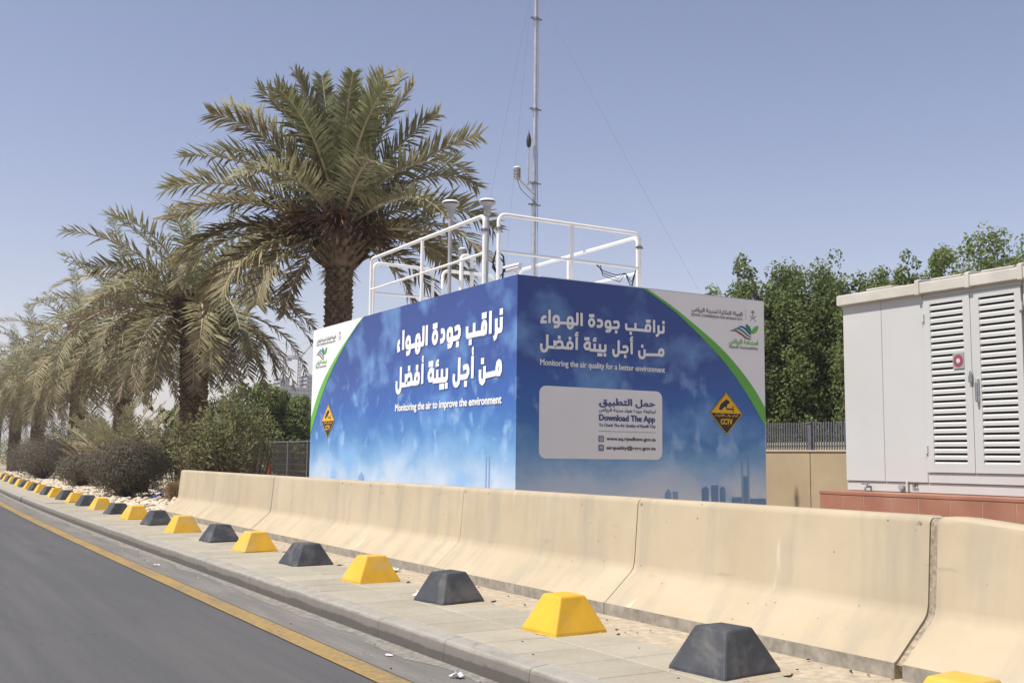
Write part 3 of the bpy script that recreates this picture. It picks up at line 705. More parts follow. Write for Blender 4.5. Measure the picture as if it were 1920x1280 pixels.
for P, up, lo, corner, par in ((toR, Ru, Rl, (9.6715, 3.277), panR), (toL, Lu, Ll, (-16.5695, 3.277), panL)):
    up, lo = smooth(up), smooth(lo)
    mb = MB(); mb.add([P(u, v, .002) for u, v in up] + [P(*corner, .002)], [(i, i + 1, len(up)) for i in range(len(up) - 1)]); mb.build('white_corner', M['print_white'], par)
    n = min(len(up), len(lo)); mb = MB()
    mb.add([P(u, v, .004) for u, v in up[:n]] + [P(u, v, .004) for u, v in lo[:n]], [(i, i + 1, n + i + 1, n + i) for i in range(n - 1)])
    mb.build('green_band', M['print_green'], par)
L1 = ['hamza', 'alif3', 'lhw', 'alif2', 'ta', 'dal', 'jw', 'qb', 'alif1', 'nr']; L2 = ['fdl', 'ah2', 'by', 'jl', 'ah1', 'mn']
for which, P, w, par in (('R', toR, 0.0335, panR), ('L', toL, 0.066, panL)):
    arabic_headline(which, P, w, L1, par, 'headline_letters'); arabic_headline(which, P, w, L2, par, 'headline_letters')
text('Monitoring the air quality for a better environment', toR, 6.30, 8.063, 2.287, 0.066, M['letter_white'], panR, bold=.006)
text('Monitoring the air to improve the environment', toL, -13.29, -10.408, 1.862, 0.093, M['letter_white'], panL, bold=.014)
# download card
def rrect(u0, v0, u1, v1, r, n=6):
    pts = []
    for cu, cv, a0 in ((u1 - r, v1 - r, 0), (u0 + r, v1 - r, 90), (u0 + r, v0 + r, 180), (u1 - r, v0 + r, 270)):
        for k in range(n + 1):
            a = radians(a0 + 90 * k / n); pts.append((cu + r * cos(a), cv + r * sin(a)))
    return pts
mb = MB(); flat(mb, rrect(6.294, 1.252, 8.019, 2.058, .085), toR, .004); mb.build('download_card', M['print_white'], panR)
text(shape_ar('حمل التطبيق'), toR, 7.10, 7.911, 1.845, .105, M['print_navy'], panR, bold=.012, off=.008, full=True)
text(shape_ar('لمتابعة جودة هواء مدينة الرياض'), toR, 7.10, 7.918, 1.785, .05, M['print_navy'], panR, bold=.003, off=.008, full=True)
text('Download The App', toR, 7.10, 7.911, 1.692, .068, M['print_navy'], panR, bold=.010, off=.008)
text('To Check The Air Quality of Riyadh City', toR, 7.10, 7.918, 1.624, .033, M['print_navy'], panR, bold=.003, off=.008)
mb = MB(); flat(mb, [(7.095, 1.567), (7.92, 1.567), (7.92, 1.571), (7.095, 1.571)], toR, .008); mb.build('divider_line', M['print_navy'], panR)
for (v0, kind) in ((1.447, 'globe'), (1.344, 'letter')):
    mb = MB(); flat(mb, rrect(7.095, v0, 7.17, v0 + .07, .012, 3), toR, .008, 0)
    if kind == 'globe':
        ring = [(7.1325 + .024 * cos(a), v0 + .035 + .024 * sin(a)) for a in [k * pi / 8 for k in range(17)]]
        ribbon(mb, ring, .005, toR, .0092, 1)
        for k in (-.012, 0, .012): ribbon(mb, [(7.111, v0 + .035 + k), (7.154, v0 + .035 + k)], .004, toR, .0096, 1)
    else:
        ribbon(mb, [(7.112, v0 + .052), (7.1325, v0 + .032), (7.153, v0 + .052)], .006, toR, .0096, 1)
        ribbon(mb, [(7.112, v0 + .018), (7.153, v0 + .018), (7.153, v0 + .052), (7.112, v0 + .052), (7.112, v0 + .018)], .005, toR, .0092, 1)
    mb.build('contact_icon', [M['print_navy'], M['print_white']], panR)
text('www.aq.riyadhenv.gov.sa', toR, 7.207, 7.918, 1.468, .038, M['print_dark'], panR, bold=.004, off=.008)
text('airquality@rcrc.gov.sa', toR, 7.207, 7.918, 1.364, .038, M['print_dark'], panR, bold=.004, off=.008)
# institution logos (right panel positions; the left panel shows the same set)
def logos(P, par, d1, d2):
    text(shape_ar('الهيئة الملكية لمدينة الرياض'), P, 8.479 + d1, 9.308 + d1, 3.048, .066, M['print_grey'], par, bold=.006, off=.006, full=True)
    text('ROYAL COMMISSION FOR RIYADH CITY', P, 8.479 + d1, 9.308 + d1, 3.005, .03, M['print_grey'], par, bold=.003, off=.006)
    mb = MB(); u, v = 9.483 + d1, 3.088
    ribbon(mb, [(u, v - .02), (u, v + .03)], .012, P, .006)
    for a in (0, 35, 70, 90, 110, 145, 180):
        q = radians(a); ribbon(mb, [(u, v + .03), (u + .022 * cos(q), v + .034 + .026 * sin(q)), (u + .036 * cos(q), v + .026 + .03 * sin(q))], .009, P, .006 + a * 1e-5, 0, lambda t: 1 - .6 * t)
    for s in (-1, 1):
        ribbon(mb, smooth([(u - s * .052, v - .012), (u - s * .02, v - .03), (u + s * .02, v - .05), (u + s * .045, v - .075)]), .009, P, .007 + s * .0003)
    flat(mb, [(9.362 + d1, 3.02), (9.366 + d1, 3.02), (9.366 + d1, 3.16), (9.362 + d1, 3.16)], P, .006)
    mb.build('emblem', M['print_grey'], par)
    for i, mt in enumerate(('red_print', 'teal_print', 'blue_print')):
        mb = MB(); a = .045 * i
        ribbon(mb, smooth([(9.104 + d2 + a * 1.4, 2.862 + a * .55), (9.18 + d2 + a * 1.2, 2.872 + a * .62), (9.29 + d2 + a * .75, 2.83 + a * .8), (9.365 + d2 + a * .5, 2.79 + a * .75), (9.45 + d2, 2.782 + a * .6)]), .03, P, .006 + .0006 * i, 0, lambda t: .25 + 1.4 * t * (1 - t) * 2 * .9)
        mb.build('logo_wave', M[mt], par)
    for (u0, v0, u1, v1, mt) in ((9.45, 2.855, 9.36, 2.965, 'teal_print'), (9.452, 2.848, 9.575, 2.955, 'print_green')):
        mb = MB(); a, b = Vector((u0 + d2, v0)), Vector((u1 + d2, v1)); d = b - a; nn = Vector((-d.y, d.x)).normalized() * .033
        pts = [a + d * t + nn * s * sin(pi * t) ** .8 for s, ts in ((1, [k / 8 for k in range(9)]), (-1, [1 - k / 8 for k in range(1, 8)])) for t in ts]
        flat(mb, [(p.x, p.y) for p in pts], P, .0085); mb.build('logo_leaf', M[mt], par)
    text(shape_ar('استدامة الرياض'), P, 9.085 + d2, 9.565 + d2, 2.690, .082, M['print_green_light'], par, bold=.006, off=.006, full=True)
    text('Riyadh Sustainability', P, 9.085 + d2, 9.565 + d2, 2.648, .036, M['print_grey'], par, bold=.002, off=.006)
logos(toR, panR, 0, 0); logos(toL, panL, -24.885, -25.5)
# camera warning diamonds
def cctv(P, par, u, v, hw, hh):
    mb = MB()
    def dia(k, m, off): flat(mb, [(u, v - hh * k), (u + hw * k, v), (u, v + hh * k), (u - hw * k, v)], P, off, m)
    dia(1.0, 0, .004); dia(.975, 1, .005); dia(.93, 0, .006)
    flat(mb, [(u - hw * .90, v + .002), (u + hw * .90, v + .002), (u, v + hh * .9)], P, .007, 1)
    flat(mb, [(u - hw * .46, v + hh * .20), (u - hw * .38, v + hh * .14), (u - hw * .28, v + hh * .15), (u - hw * .12, v + hh * .30), (u + hw * .02, v + hh * .30), (u + hw * .06, v + hh * .42), (u + hw * .18, v + hh * .47), (u + hw * .20, v + hh * .56), (u, v + hh * .66), (u - hw * .34, v + hh * .42)], P, .008, 0)
    ribbon(mb, [(u, v + hh * .20), (u + hw * .36, v + hh * .20)], hh * .07, P, .008, 0)
    ribbon(mb, [(u - hw * .02, v + hh * .3), (u + hw * .04, v + hh * .18)], hh * .06, P, .0083, 0)
    ribbon(mb, [(u + hw * .4, v + hh * .06), (u + hw * .4, v + hh * .36)], hh * .06, P, .0083, 0)
    mb.build('camera_sign', [M['sign_black'], M['sign_yellow']], par)
    text(shape_ar('المكان مراقب بالكاميرات'), P, u - hw * .68, u + hw * .68, v - hh * .17, hh * .14, M['sign_yellow'], par, bold=.003, off=.008, full=True)
    text('CCTV', P, u - hw * .36, u + hw * .36, v - hh * .5, hh * .24, M['sign_yellow'], par, bold=.012, off=.008)
cctv(toR, panR, 9.022, 1.83, .27, .268); cctv(toL, panL, -15.798, 1.79, .28, .267)
# printed skyline
def skyline(P, par, items):
    for k, (u0, u1, top, m) in enumerate(items):
        mb = MB(); flat(mb, [(u0, .55), (u1, .55), (u1, top), (u0, top)], P, .003 + .0003 * k)
        mb.build('skyline_print', M['print_tower_pale' if m else 'print_tower'], par)
skyline(toR, panR, [(9.262, 9.392, 1.0, 1), (9.262, 9.29, 1.27, 1), (9.364, 9.392, 1.27, 1), (9.29, 9.364, 1.06, 0), (8.622, 8.727, .914, 0), (8.645, 8.705, .93, 0), (8.773, 8.88, .948, 0), (8.91, 8.993, .913, 0), (8.93, 8.97, .93, 0), (8.064, 8.15, .87, 1), (8.09, 8.125, .90, 1), (8.179, 8.252, .875, 1), (9.10, 9.26, .80, 0), (9.40, 9.66, .78, 0)])
skyline(toL, panL, [(-10.765, -10.671, .9, 1), (-10.765, -10.743, 1.265, 1), (-10.693, -10.671, 1.265, 1), (-14.513, -14.324, .99, 1), (-14.45, -14.38, 1.02, 1)])

def rebase(root, base):
    b = Vector(base); root.location = b
    for ch in root.children: ch.location = Vector(ch.location) - b

# ------------------------------------------------------------------ rooftop: rails, mast, instruments
def arc_frame(a, b, zb, zt, r=0.09):
    """post - rounded corner - rail - rounded corner - post, from point a to b (xy)"""
    a, b = Vector((*a, 0)), Vector((*b, 0)); d = (b - a).normalized()
    pts = [a + Vector((0, 0, zb)), a + Vector((0, 0, zt - r))]
    for k in range(1, 5):
        q = k / 4 * pi / 2; pts.append(a + d * (r - r * cos(q)) + Vector((0, 0, zt - r + r * sin(q))))
    for k in range(0, 4):
        q = k / 4 * pi / 2; pts.append(b - d * (r - r * sin(q)) + Vector((0, 0, zt - r + r * cos(q))))
    pts += [b + Vector((0, 0, zt - r)), b + Vector((0, 0, zb))]
    return pts
ROOF = 3.236
def rail(label, a, b, zt, zm, mids, r=0.0245, clamps=()):
    root = thing('guard_rail', label, 'guard rail', group='white tube guard rails on the shelter roof')
    mb = MB(); mb.tube(arc_frame(a, b, ROOF - .03, zt), r, 10); mb.build('rail_frame', M['rail'], root)
    A, B = Vector((*a, zm)), Vector((*b, zm)); d = (B - A).normalized()
    mb = MB(); mb.tube([A + d * r * .6, B - d * r * .6], r * .72, 8); mb.build('mid_rail', M['rail'], root)
    for t in mids:
        p = A + (B - A) * t
        mb = MB(); mb.tube([(p.x + .002, p.y + .002, ROOF - .03), (p.x + .002, p.y + .002, zt - r * .5)], r * .95, 10); mb.build('post', M['rail'], root)
    for (q, z) in clamps:
        p = (a, b)[q]
        mb = MB(); mb.tube([(p[0], p[1], z - .018), (p[0], p[1], z + .018)], r * 1.45, 10); mb.box(p[0] - .05, p[1] - .012, z - .012, p[0] + .05, p[1] + .012, z + .012); mb.build('clamp', M['grey_metal'], root)
    for p in (a, b):
        mb = MB(); mb.box(p[0] - .05, p[1] - .05, ROOF, p[0] + .05, p[1] + .05, ROOF + .012); mb.build('base_plate', M['rail'], root)
    rebase(root, (a[0], a[1], ROOF))
rail('white tube guard rail above the sunlit long panel', (6.12, 14.53), (6.12, 11.09), 4.15, 3.69, (0.5,), clamps=((1, 3.97),))
rail('white tube guard rail above the shaded end panel', (6.18, 10.85), (8.26, 10.85), 4.127, 3.679, (0.5,), clamps=((0, 3.95), (1, 3.95)))
rail('white guard rail along the far side of the shelter roof, right of the mast', (8.31, 10.95), (8.31, 13.9), 4.11, 3.64, (0.55,))
rail('short white guard rail at the far left end of the shelter roof', (6.21, 14.65), (7.19, 14.65), 4.12, 3.67, (), clamps=((1, 3.96),))
rail('short white guard rail behind the thin sampling poles', (7.36, 14.65), (8.29, 14.65), 4.12, 3.67, ())
root = thing('vent_pipe', 'small white upside-down U pipe on the shelter roof', 'pipe')
mb = MB(); mb.tube(arc_frame((6.50, 12.4), (6.66, 12.4), ROOF - .02, 3.91, .06), .026, 10); mb.build('pipe', M['rail'], root)
mb = MB(); mb.tube([(6.66, 12.4, 3.70), (6.66, 12.4, 3.74)], .034, 10); mb.build('clamp', M['grey_metal'], root)
rebase(root, (6.58, 12.4, ROOF))
# sampling inlets
def inlet(label, x, y, zt):
    root = thing('sampling_inlet', label, 'air inlet', group='grey disc-topped air inlets on poles')
    mb = MB(); mb.tube([(x, y, ROOF - .02), (x, y, zt - .16)], .027, 10); mb.build('pole', M['grey_plastic'], root)
    mb = MB(); mb.lathe([(.03, -.23), (.05, -.2), (.052, -.12), (.075, -.075), (.118, -.052), (.122, -.045)], (x, y, zt), 20); mb.build('inlet_body', M['grey_plastic'], root)
    mb = MB(); mb.lathe([(.10, -.044), (.10, -.022)], (x, y, zt), 20); mb.build('inlet_gap', M['dark_plastic'], root)
    mb = MB(); mb.lathe([(.122, -.022), (.122, -.012), (.10, .006), (.04, .018), (.012, .02)], (x, y, zt), 20); mb.build('inlet_cap', M['white_plastic'], root)
    rebase(root, (x, y, ROOF))
inlet('grey disc-topped air inlet on a pole, left one in front of the palm', 6.633, 13.0, 4.775)
inlet('grey disc-topped air inlet on a pole, right one beside the rail corner', 7.216, 13.0, 4.875)
def shield(root, x, y, z0, r=.05, h=.15, name='radiation_shield'):
    o = None
    for k in range(7):
        zz = z0 + h * k / 7
        mb = MB(); mb.lathe([(r * 1.0, 0), (r * 1.0, .006), (r * .72, .013), (r * .5, .013)], (x, y, zz), 16)
        mb.build('shield_plate', M['grey_plastic'], root)
    mb = MB(); mb.lathe([(r * .5, -.01), (r * .5, h + .012)], (x, y, z0), 12); mb.build('shield_core', M['grey_plastic'], root)
    mb = MB(); mb.lathe([(r, h), (r, h + .008), (r * .6, h + .022), (.005, h + .026)], (x, y, z0), 16); mb.build('shield_cap', M['white_plastic'], root)
root = thing('radiation_shield', 'small white louvred sensor shield on the roof behind the long rail', 'sensor')
shield(root, 6.78, 12.9, 3.99, .062, .11)
mb = MB(); mb.tube([(6.78, 12.9, ROOF), (6.78, 12.9, 3.99)], .018, 8); mb.build('pole', M['grey_plastic'], root)
rebase(root, (6.78, 12.9, ROOF))
# mast
mx, my = 7.497, 12.2
root = thing('weather_mast', 'tall thin grey steel mast with sensors standing on the shelter roof', 'mast')
mb = MB(); mb.tube([(mx, my, ROOF), (mx, my, 4.9), (mx + .004, my, 6.02), (mx + .006, my, 8.62)], [.031, .031, .027, .022], 12); mb.build('pole', M['galv'], root)
for z in (4.68, 4.98, 6.02, 7.316, 8.5):
    mb = MB(); mb.tube([(mx + .003, my, z - .014), (mx + .003, my, z + .014)], .043, 12)
    mb.box(mx - .085, my - .012, z - .01, mx - .03, my + .012, z + .012); mb.box(mx + .03, my - .012, z - .008, mx + .1, my + .012, z + .01)
    mb.build('clamp', M['grey_metal'], root)
mb = MB(); mb.tube([(mx - .004, my - .03, 4.79), (7.24, my - .03, 4.98), (7.21, my - .03, 5.0)], .017, 8); mb.build('sensor_arm', M['galv'], root)
sh = bpy.data.objects.new('sensor_shield', None); link(sh); sh.parent = root
shield(sh, 7.205, my - .03, 5.0, .052, .14)
mb = MB(); mb.tube([(7.38, my - .03, 4.93), (7.386, my - .03, 5.46)], [.014, .011], 8); mb.tube([(7.38, my - .03, 4.97), (mx, my - .02, 5.0)], .012, 8); mb.build('sensor_rod', M['galv'], root)
mb = MB(); mb.lathe([(.012, -.1), (.026, -.08), (.034, -.02), (.032, .02), (.02, .07), (.006, .11), (.003, .15)], (7.388, my - .03, 5.555), 12); mb.build('lightning_sensor', M['dark_plastic'], root)
mb = MB(); mb.tube([(mx + .03, my - .035, 3.3), (mx + .034, my - .04, 4.4), (mx + .028, my - .03, 5.6), (mx + .032, my - .03, 6.6), (mx + .026, my - .03, 8.4)], .006, 5); mb.build('cable', M['grey_plastic'], root)
mb = MB(); mb.tube([(7.205, my - .03, 4.99), (7.25, my - .05, 4.86), (7.33, my - .05, 4.80), (mx, my - .04, 4.70)], .004, 5); mb.build('cable', M['cable'], root)
rebase(root, (mx, my, ROOF))
for lab, z, q in (('thin guy wire from the mast down to the left, nearer the mast', 8.45, (7.73, 13.5, ROOF)), ('fainter thin guy wire on the far left of the mast', 8.1, (7.42, 14.0, ROOF)), ('thin guy wire from the mast down to the right over the end panel', 7.75, (9.07, 10.5, ROOF))):
    mb = MB(); a, b = Vector((mx, my, z)), Vector(q)
    mb.tube([a + (b - a) * t + Vector((0, 0, -.12 * t * (1 - t))) for t in [k / 8 for k in range(9)]], .0016, 5)
    tag(mb.build('guy_wire', M['guy']), lab, 'wire', 'guy wires of the mast')
# bullet camera on the corner
root = thing('security_camera', 'small cream bullet camera on the roof corner pointing along the long panel', 'camera')
cc, dd = Vector((6.10, 10.36, 3.39)), Vector((-.45, .88, -.12)).normalized()
mb = MB(); mb.tube([cc - dd * .09, cc + dd * .085], .036, 12); mb.build('housing', M['white_plastic'], root)
mb = MB(); mb.tube([cc + dd * .086, cc + dd * .092], .033, 12); mb.build('lens', M['glass_dark'], root)
s = dd.cross(Vector((0, 0, 1))).normalized(); up = s.cross(dd)
mb = MB(); mb.prism([cc - dd * .1 + s * .042 + up * .022, cc - dd * .1 - s * .042 + up * .022, cc - dd * .1 - s * .036 + up * .044, cc - dd * .1 + s * .036 + up * .044], (0, 0, 0), dd * .215); mb.build('sun_hood', M['white_plastic'], root)
mb = MB(); mb.tube([cc - dd * .03 - up * .03, cc - dd * .03 - up * .03 - Vector((0, 0, .06)), (cc.x + .02, cc.y, ROOF)], .014, 8); mb.box(cc.x - .02, cc.y - .04, ROOF, cc.x + .06, cc.y + .04, ROOF + .012); mb.build('bracket', M['white_plastic'], root)
rebase(root, (6.12, 10.36, ROOF))
root = thing('minicam', 'tiny black floodlight on top of the end panel by the white corner', 'lamp')  # small black camera box on a post, gives no light
mb = MB(); mb.box(9.525, 10.135, 3.325, 9.585, 10.175, 3.385); mb.build('housing', M['dark_plastic'], root, bevel=.004)
mb = MB(); mb.tube([(9.555, 10.16, ROOF), (9.555, 10.16, 3.33)], .009, 6); mb.build('bracket', M['galv'], root)
rebase(root, (9.555, 10.155, ROOF))
mb = MB()
for k in range(3):
    rr = random.Random(k)
    mb.tube([(7.55 + .05 * k, 10.86, 3.69), (7.7, 10.87, 3.60 - .03 * k), (7.9 + .03 * k, 10.86, 3.56 - .04 * k), (8.05, 10.87, 3.60), (8.15, 10.87, 3.50 - .05 * k), (8.22, 10.87, 3.66)], .006, 5)
tag(mb.build('loose_cable', M['cable']), 'loose grey cables hanging from the end rail near its right post', 'cable')
mb = MB(); mb.tube([(6.35, 11.2, 3.5), (6.3, 11.2, 3.62), (6.36, 11.2, 3.78), (6.45, 11.2, 3.70), (6.47, 11.2, 3.52), (6.40, 11.2, 3.44), (6.30, 11.2, 3.55), (6.34, 11.2, 3.74), (6.46, 11.2, 3.62), (6.44, 11.2, 3.4), (6.44, 11.2, ROOF)], .011, 6)
tag(mb.build('coiled_cable', M['cable']), 'black cable coil beside the corner posts of the roof rails', 'cable')

rebase(station, (6.0, 10.1, 0.128))

# ------------------------------------------------------------------ utility cabinet on its plinth
PX, PZ = 6.60, 1.02
root = thing('tiled_plinth', 'red stone tiled plinth under the pale utility cabinet', 'plinth', (PX, 6.29, .128))
mb = MB(); mb.box(6.609, 0.9, 0.12, 9.2, 6.284, PZ - .03); mb.build('plinth_core', M['red_grout'], root); root.children[-1].location = -Vector(root.location)
def loc0(o): o.location = Vector(o.location) - Vector(root.location); return o
mb = MB(); mb.box(6.603, 0.88, PZ - .0295, 9.22, 6.291, PZ); loc0(mb.build('capping', M['red_tile'], root, bevel=.006))
ys = [6.29, 6.05, 5.84, 5.59, 5.33, 5.06, 4.80, 4.54, 4.27, 4.0, 3.73, 3.46, 3.19, 2.92, 2.65, 2.38, 2.11, 1.84, 1.57, 1.3, 1.03]
for i in range(len(ys) - 1):
    for j in range(3):
        z0 = .13 + j * .2866
        mb = MB(); mb.box(6.606, ys[i + 1] + .0035, z0 + .003, 6.634, ys[i] - .0035, z0 + .2836); loc0(mb.build('stone_tile', M['red_tile'], root, bevel=.003))
for i in range(8):
    for j in range(3):
        z0 = .13 + j * .2866
        mb = MB(); mb.box(6.64 + .31 * i + .0035, 6.258, z0 + .003, 6.64 + .31 * i + .3065, 6.288, z0 + .2836); loc0(mb.build('stone_tile', M['red_tile'], root, bevel=.003))

CX = 6.85
cab = thing('utility_cabinet', 'large pale grey electrical cabinet with louvred double doors on the red plinth', 'cabinet')
mb = MB(); mb.box(CX + .02, 1.6, PZ + .02, 8.75, 6.215, 2.56); mb.build('cabinet_body', M['cab'], cab)
mb = MB(); mb.box(CX + .012, 1.59, PZ + .003, 8.76, 6.228, 1.097); mb.build('base_frame', M['cab'], cab, bevel=.004)
def plate(y0, y1, z0, z1, name, x=CX, th=.022, mat='cab', bevel=.003, par=cab):
    mb = MB(); mb.box(x, y0, z0, x + th, y1, z1); return mb.build(name, M[mat], par, bevel=bevel)
plate(5.832, 6.224, 1.101, 2.56, 'side_panel'); plate(5.432, 5.829, 1.101, 2.56, 'side_panel')
plate(4.598, 5.428, 1.101, 1.176, 'door_sill'); plate(4.598, 5.428, 2.499, 2.56, 'door_lintel')
plate(4.2, 4.592, 1.101, 2.56, 'side_panel'); plate(1.6, 4.196, 1.101, 2.56, 'side_panel')
# doors with louvres
slat = MB(); slat.prism([(0, 0, 0), (0, 0, .021), (.012, 0, .034), (.03, 0, .034), (.03, 0, 0)], (0, 0, 0), (0, 1, 0))
slat_me = slat.mesh('louvre_slat'); slat_me.materials.append(M['cab'])
for (y1, y0, ly0, ly1) in ((5.424, 5.012, 5.072, 5.36), (5.008, 4.602, 4.652, 4.938)):
    zb, zt, lz0, lz1 = 1.18, 2.495, 1.225, 2.45
    mb = MB(); X0, X1 = CX - .012, CX + .018
    mb.box(X0, y0, zb, X1, y1, lz0); mb.box(X0, y0, lz1, X1, y1, zt); mb.box(X0, y0, lz0, X1, ly0, lz1); mb.box(X0, ly1, lz0, X1, y1, lz1)
    door = mb.build('door', M['cab'], cab)
    mb = MB(); mb.box(CX + .0195, ly0 - .01, lz0 - .01, CX + .0235, ly1 + .01, lz1 + .01); mb.build('louvre_back', M['cab_dark'], door)  # dark sheet standing in for the shade behind the slats
    n = 25; p = (lz1 - lz0) / n
    for k in range(n):
        o = link(bpy.data.objects.new('louvre_slat', slat_me)); o.parent = door
        o.location = (X0 + .001, ly0 + .0005, lz0 + k * p + .0005); o.scale = (1, ly1 - ly0 - .001, p / .049)
    for z in (1.35, 2.35):
        mb = MB(); yh = y1 if y1 > 5.2 else y0
        mb.box(X0 - .012, yh - .014, z - .03, X0 - .0005, yh + .014, z + .03); mb.build('hinge', M['cab'], door)
dl, dr = [c for c in cab.children if c.name.startswith('door') and not c.name.startswith('door_')]
mb = MB(); mb.box(CX - .034, 4.951, 1.69, CX - .0125, 4.975, 1.86); mb.tube([(CX - .04, 4.963, 1.70), (CX - .04, 4.963, 1.83)], .01, 8); mb.build('handle', M['galv'], dr, bevel=.004)
mb = MB(); mb.box(CX - .032, 5.0, 1.835, CX - .0125, 5.03, 1.885); mb.tube([(CX - .022, 5.004, 1.885), (CX - .022, 5.006, 1.91), (CX - .022, 5.015, 1.918), (CX - .022, 5.024, 1.91), (CX - .022, 5.026, 1.885)], .004, 6); mb.build('padlock', M['grey_metal'], dl, bevel=.003)
# round red warning sticker on a small plate
stk = MB(); stk.box(CX - .0165, 5.073, 1.942, CX - .0135, 5.167, 2.06, 0)
def ydisc(mb, r, x, m, y=5.12, z=2.001, n=24): mb.add([(x, y + r * cos(2 * pi * k / n), z + r * 1.12 * sin(2 * pi * k / n)) for k in range(n)], [tuple(range(n))], m)
ydisc(stk, .042, CX - .0175, 1); ydisc(stk, .015, CX - .0182, 2); ydisc(stk, .011, CX - .0188, 3)
stk.add([(CX - .0195, 5.12 + .008, 2.006), (CX - .0195, 5.12 - .008, 2.006), (CX - .0195, 5.12, 1.992)], [(0, 1, 2)], 2)
stk.build('warning_sticker', [M['grey_plastic'], M['red_print'], M['print_white'], M['grey_plastic']], dl)
def toC(u, v, off): return (CX + .012 - off, -u, v)
text('LIFT', toC, -5.581, -5.525, 1.069, .02, M['print_dark'], cab, bold=.003, off=.003)
text('HERE', toC, -5.581, -5.525, 1.042, .02, M['print_grey'], cab, bold=.002, off=.003)
mb = MB(); mb.box(CX - .01, 5.61, 1.024, CX + .0115, 5.63, 1.112); mb.build('lifting_lug', M['cab_roof'], cab, bevel=.003)
mb = MB(); mb.tube([(CX + .011, 5.675, 1.06), (CX - .012, 5.675, 1.06)], .026, 16); mb.tube([(CX - .0125, 5.675, 1.06), (CX - .016, 5.675, 1.06)], .017, 12); mb.build('earth_boss', M['grey_plastic'], cab)
mb = MB(); mb.tube([(CX + .01, 5.985, 1.058), (CX - .045, 5.985, 1.058), (CX - .055, 5.985, 1.05), (CX - .055, 5.985, 1.024)], .009, 8); mb.tube([(CX - .03, 5.985, 1.06), (CX - .03, 5.985, 1.085)], .006, 6); mb.tube([(CX - .03, 5.965, 1.086), (CX - .03, 6.04, 1.078)], .006, 6); mb.build('tap', M['grey_metal'], cab)
# roof of coated slabs with raised joints
RX = 6.803
mb = MB(); mb.prism([(RX, 1.52, 2.535), (RX, 1.52, 2.618), (RX + .03, 1.52, 2.626), (7.8, 1.52, 2.70), (8.82, 1.52, 2.626), (8.82, 1.52, 2.535)], (0, 0, 0), (0, 4.73, 0)); roof = mb.build('roof', M['cab_roof'], cab, bevel=.006)
for y in (5.44, 5.0, 4.575, 4.15, 3.7, 3.25):
    mb = MB(); mb.prism([(RX - .01, y - .02, 2.527), (RX - .01, y - .02, 2.64), (RX + .03, y - .02, 2.652), (7.8, y - .02, 2.722), (8.83, y - .02, 2.64), (8.83, y - .02, 2.527)], (0, 0, 0), (0, .04, 0)); mb.build('roof_batten', M['cab_roof'], roof, bevel=.005)
for i, y in enumerate((5.85, 5.22, 4.79, 4.36)):
    mb = MB(); mb.prism([(RX + .05, y - .13, 2.634), (RX + .05, y - .13, 2.648), (7.7, y - .13, 2.715), (7.7, y - .13, 2.695)], (0, 0, 0), (0, .26, 0)); mb.build('roof_slab', M['cab_roof'], roof, bevel=.004)
rebase(cab, (CX, 6.2, PZ))

# ------------------------------------------------------------------ boundary wall and fences
root = thing('boundary_wall', 'low beige panelled wall between the printed box and the cabinet', 'wall', (12.0, 11.6, .128))
yy = [27.0, 23.6, 20.2, 16.8, 13.4, 11.6, 8.2, 4.8, 1.4, -2.0]
for a, b in zip(yy, yy[1:]):
    mb = MB(); mb.box(12.0, b + .006, .1, 12.18, a - .006, 1.39); loc0(mb.build('wall_panel', M['beige_wall'], root, bevel=.008))
mb = MB(); mb.box(12.03, -2, .1, 12.15, 27, 1.385); loc0(mb.build('wall_core', M['beige_wall'], root))
mb = MB(); mb.box(11.985, -2, 1.392, 12.195, 27, 1.42); loc0(mb.build('coping', M['beige_cap'], root, bevel=.006))
root = thing('picket_fence', 'grey steel picket fence standing on the low beige wall', 'fence', (12.09, 11.6, 1.42))
pk = MB(); pk.box(-.008, -.010, 0, .008, .010, .40); pk.add([(-.008, -.01, .40), (.008, -.01, .40), (.008, .01, .40), (-.008, .01, .40), (0, 0, .43)], [(0, 1, 4), (1, 2, 4), (2, 3, 4), (3, 0, 4)])
pme = pk.mesh('picket'); pme.materials.append(M['fence'])
for k in range(150):
    y = 15.2 - .05 * k
    o = link(bpy.data.objects.new('picket', pme)); o.parent = root; o.location = (0, y - 11.6, random.Random(k).uniform(-.006, .006))
for z in (.06, .235):
    mb = MB(); mb.box(.009, -4.0, z - .014, .03, 3.7, z + .014); mb.build('fence_rail', M['fence'], root)
for y in (3.05, .06, -2.9):
    mb = MB(); mb.box(-.035, y - .035, 0, .05, y + .035, .40); mb.box(-.045, y - .045, .40, .06, y + .045, .425); mb.build('fence_post', M['fence'], root)
mb = MB(); mb.box(15.5, 6, .1, 15.7, 24, 1.62); o = mb.build('back_wall', M['beige_cap']); tag(o, 'pale beige wall seen through the picket fence', 'wall')
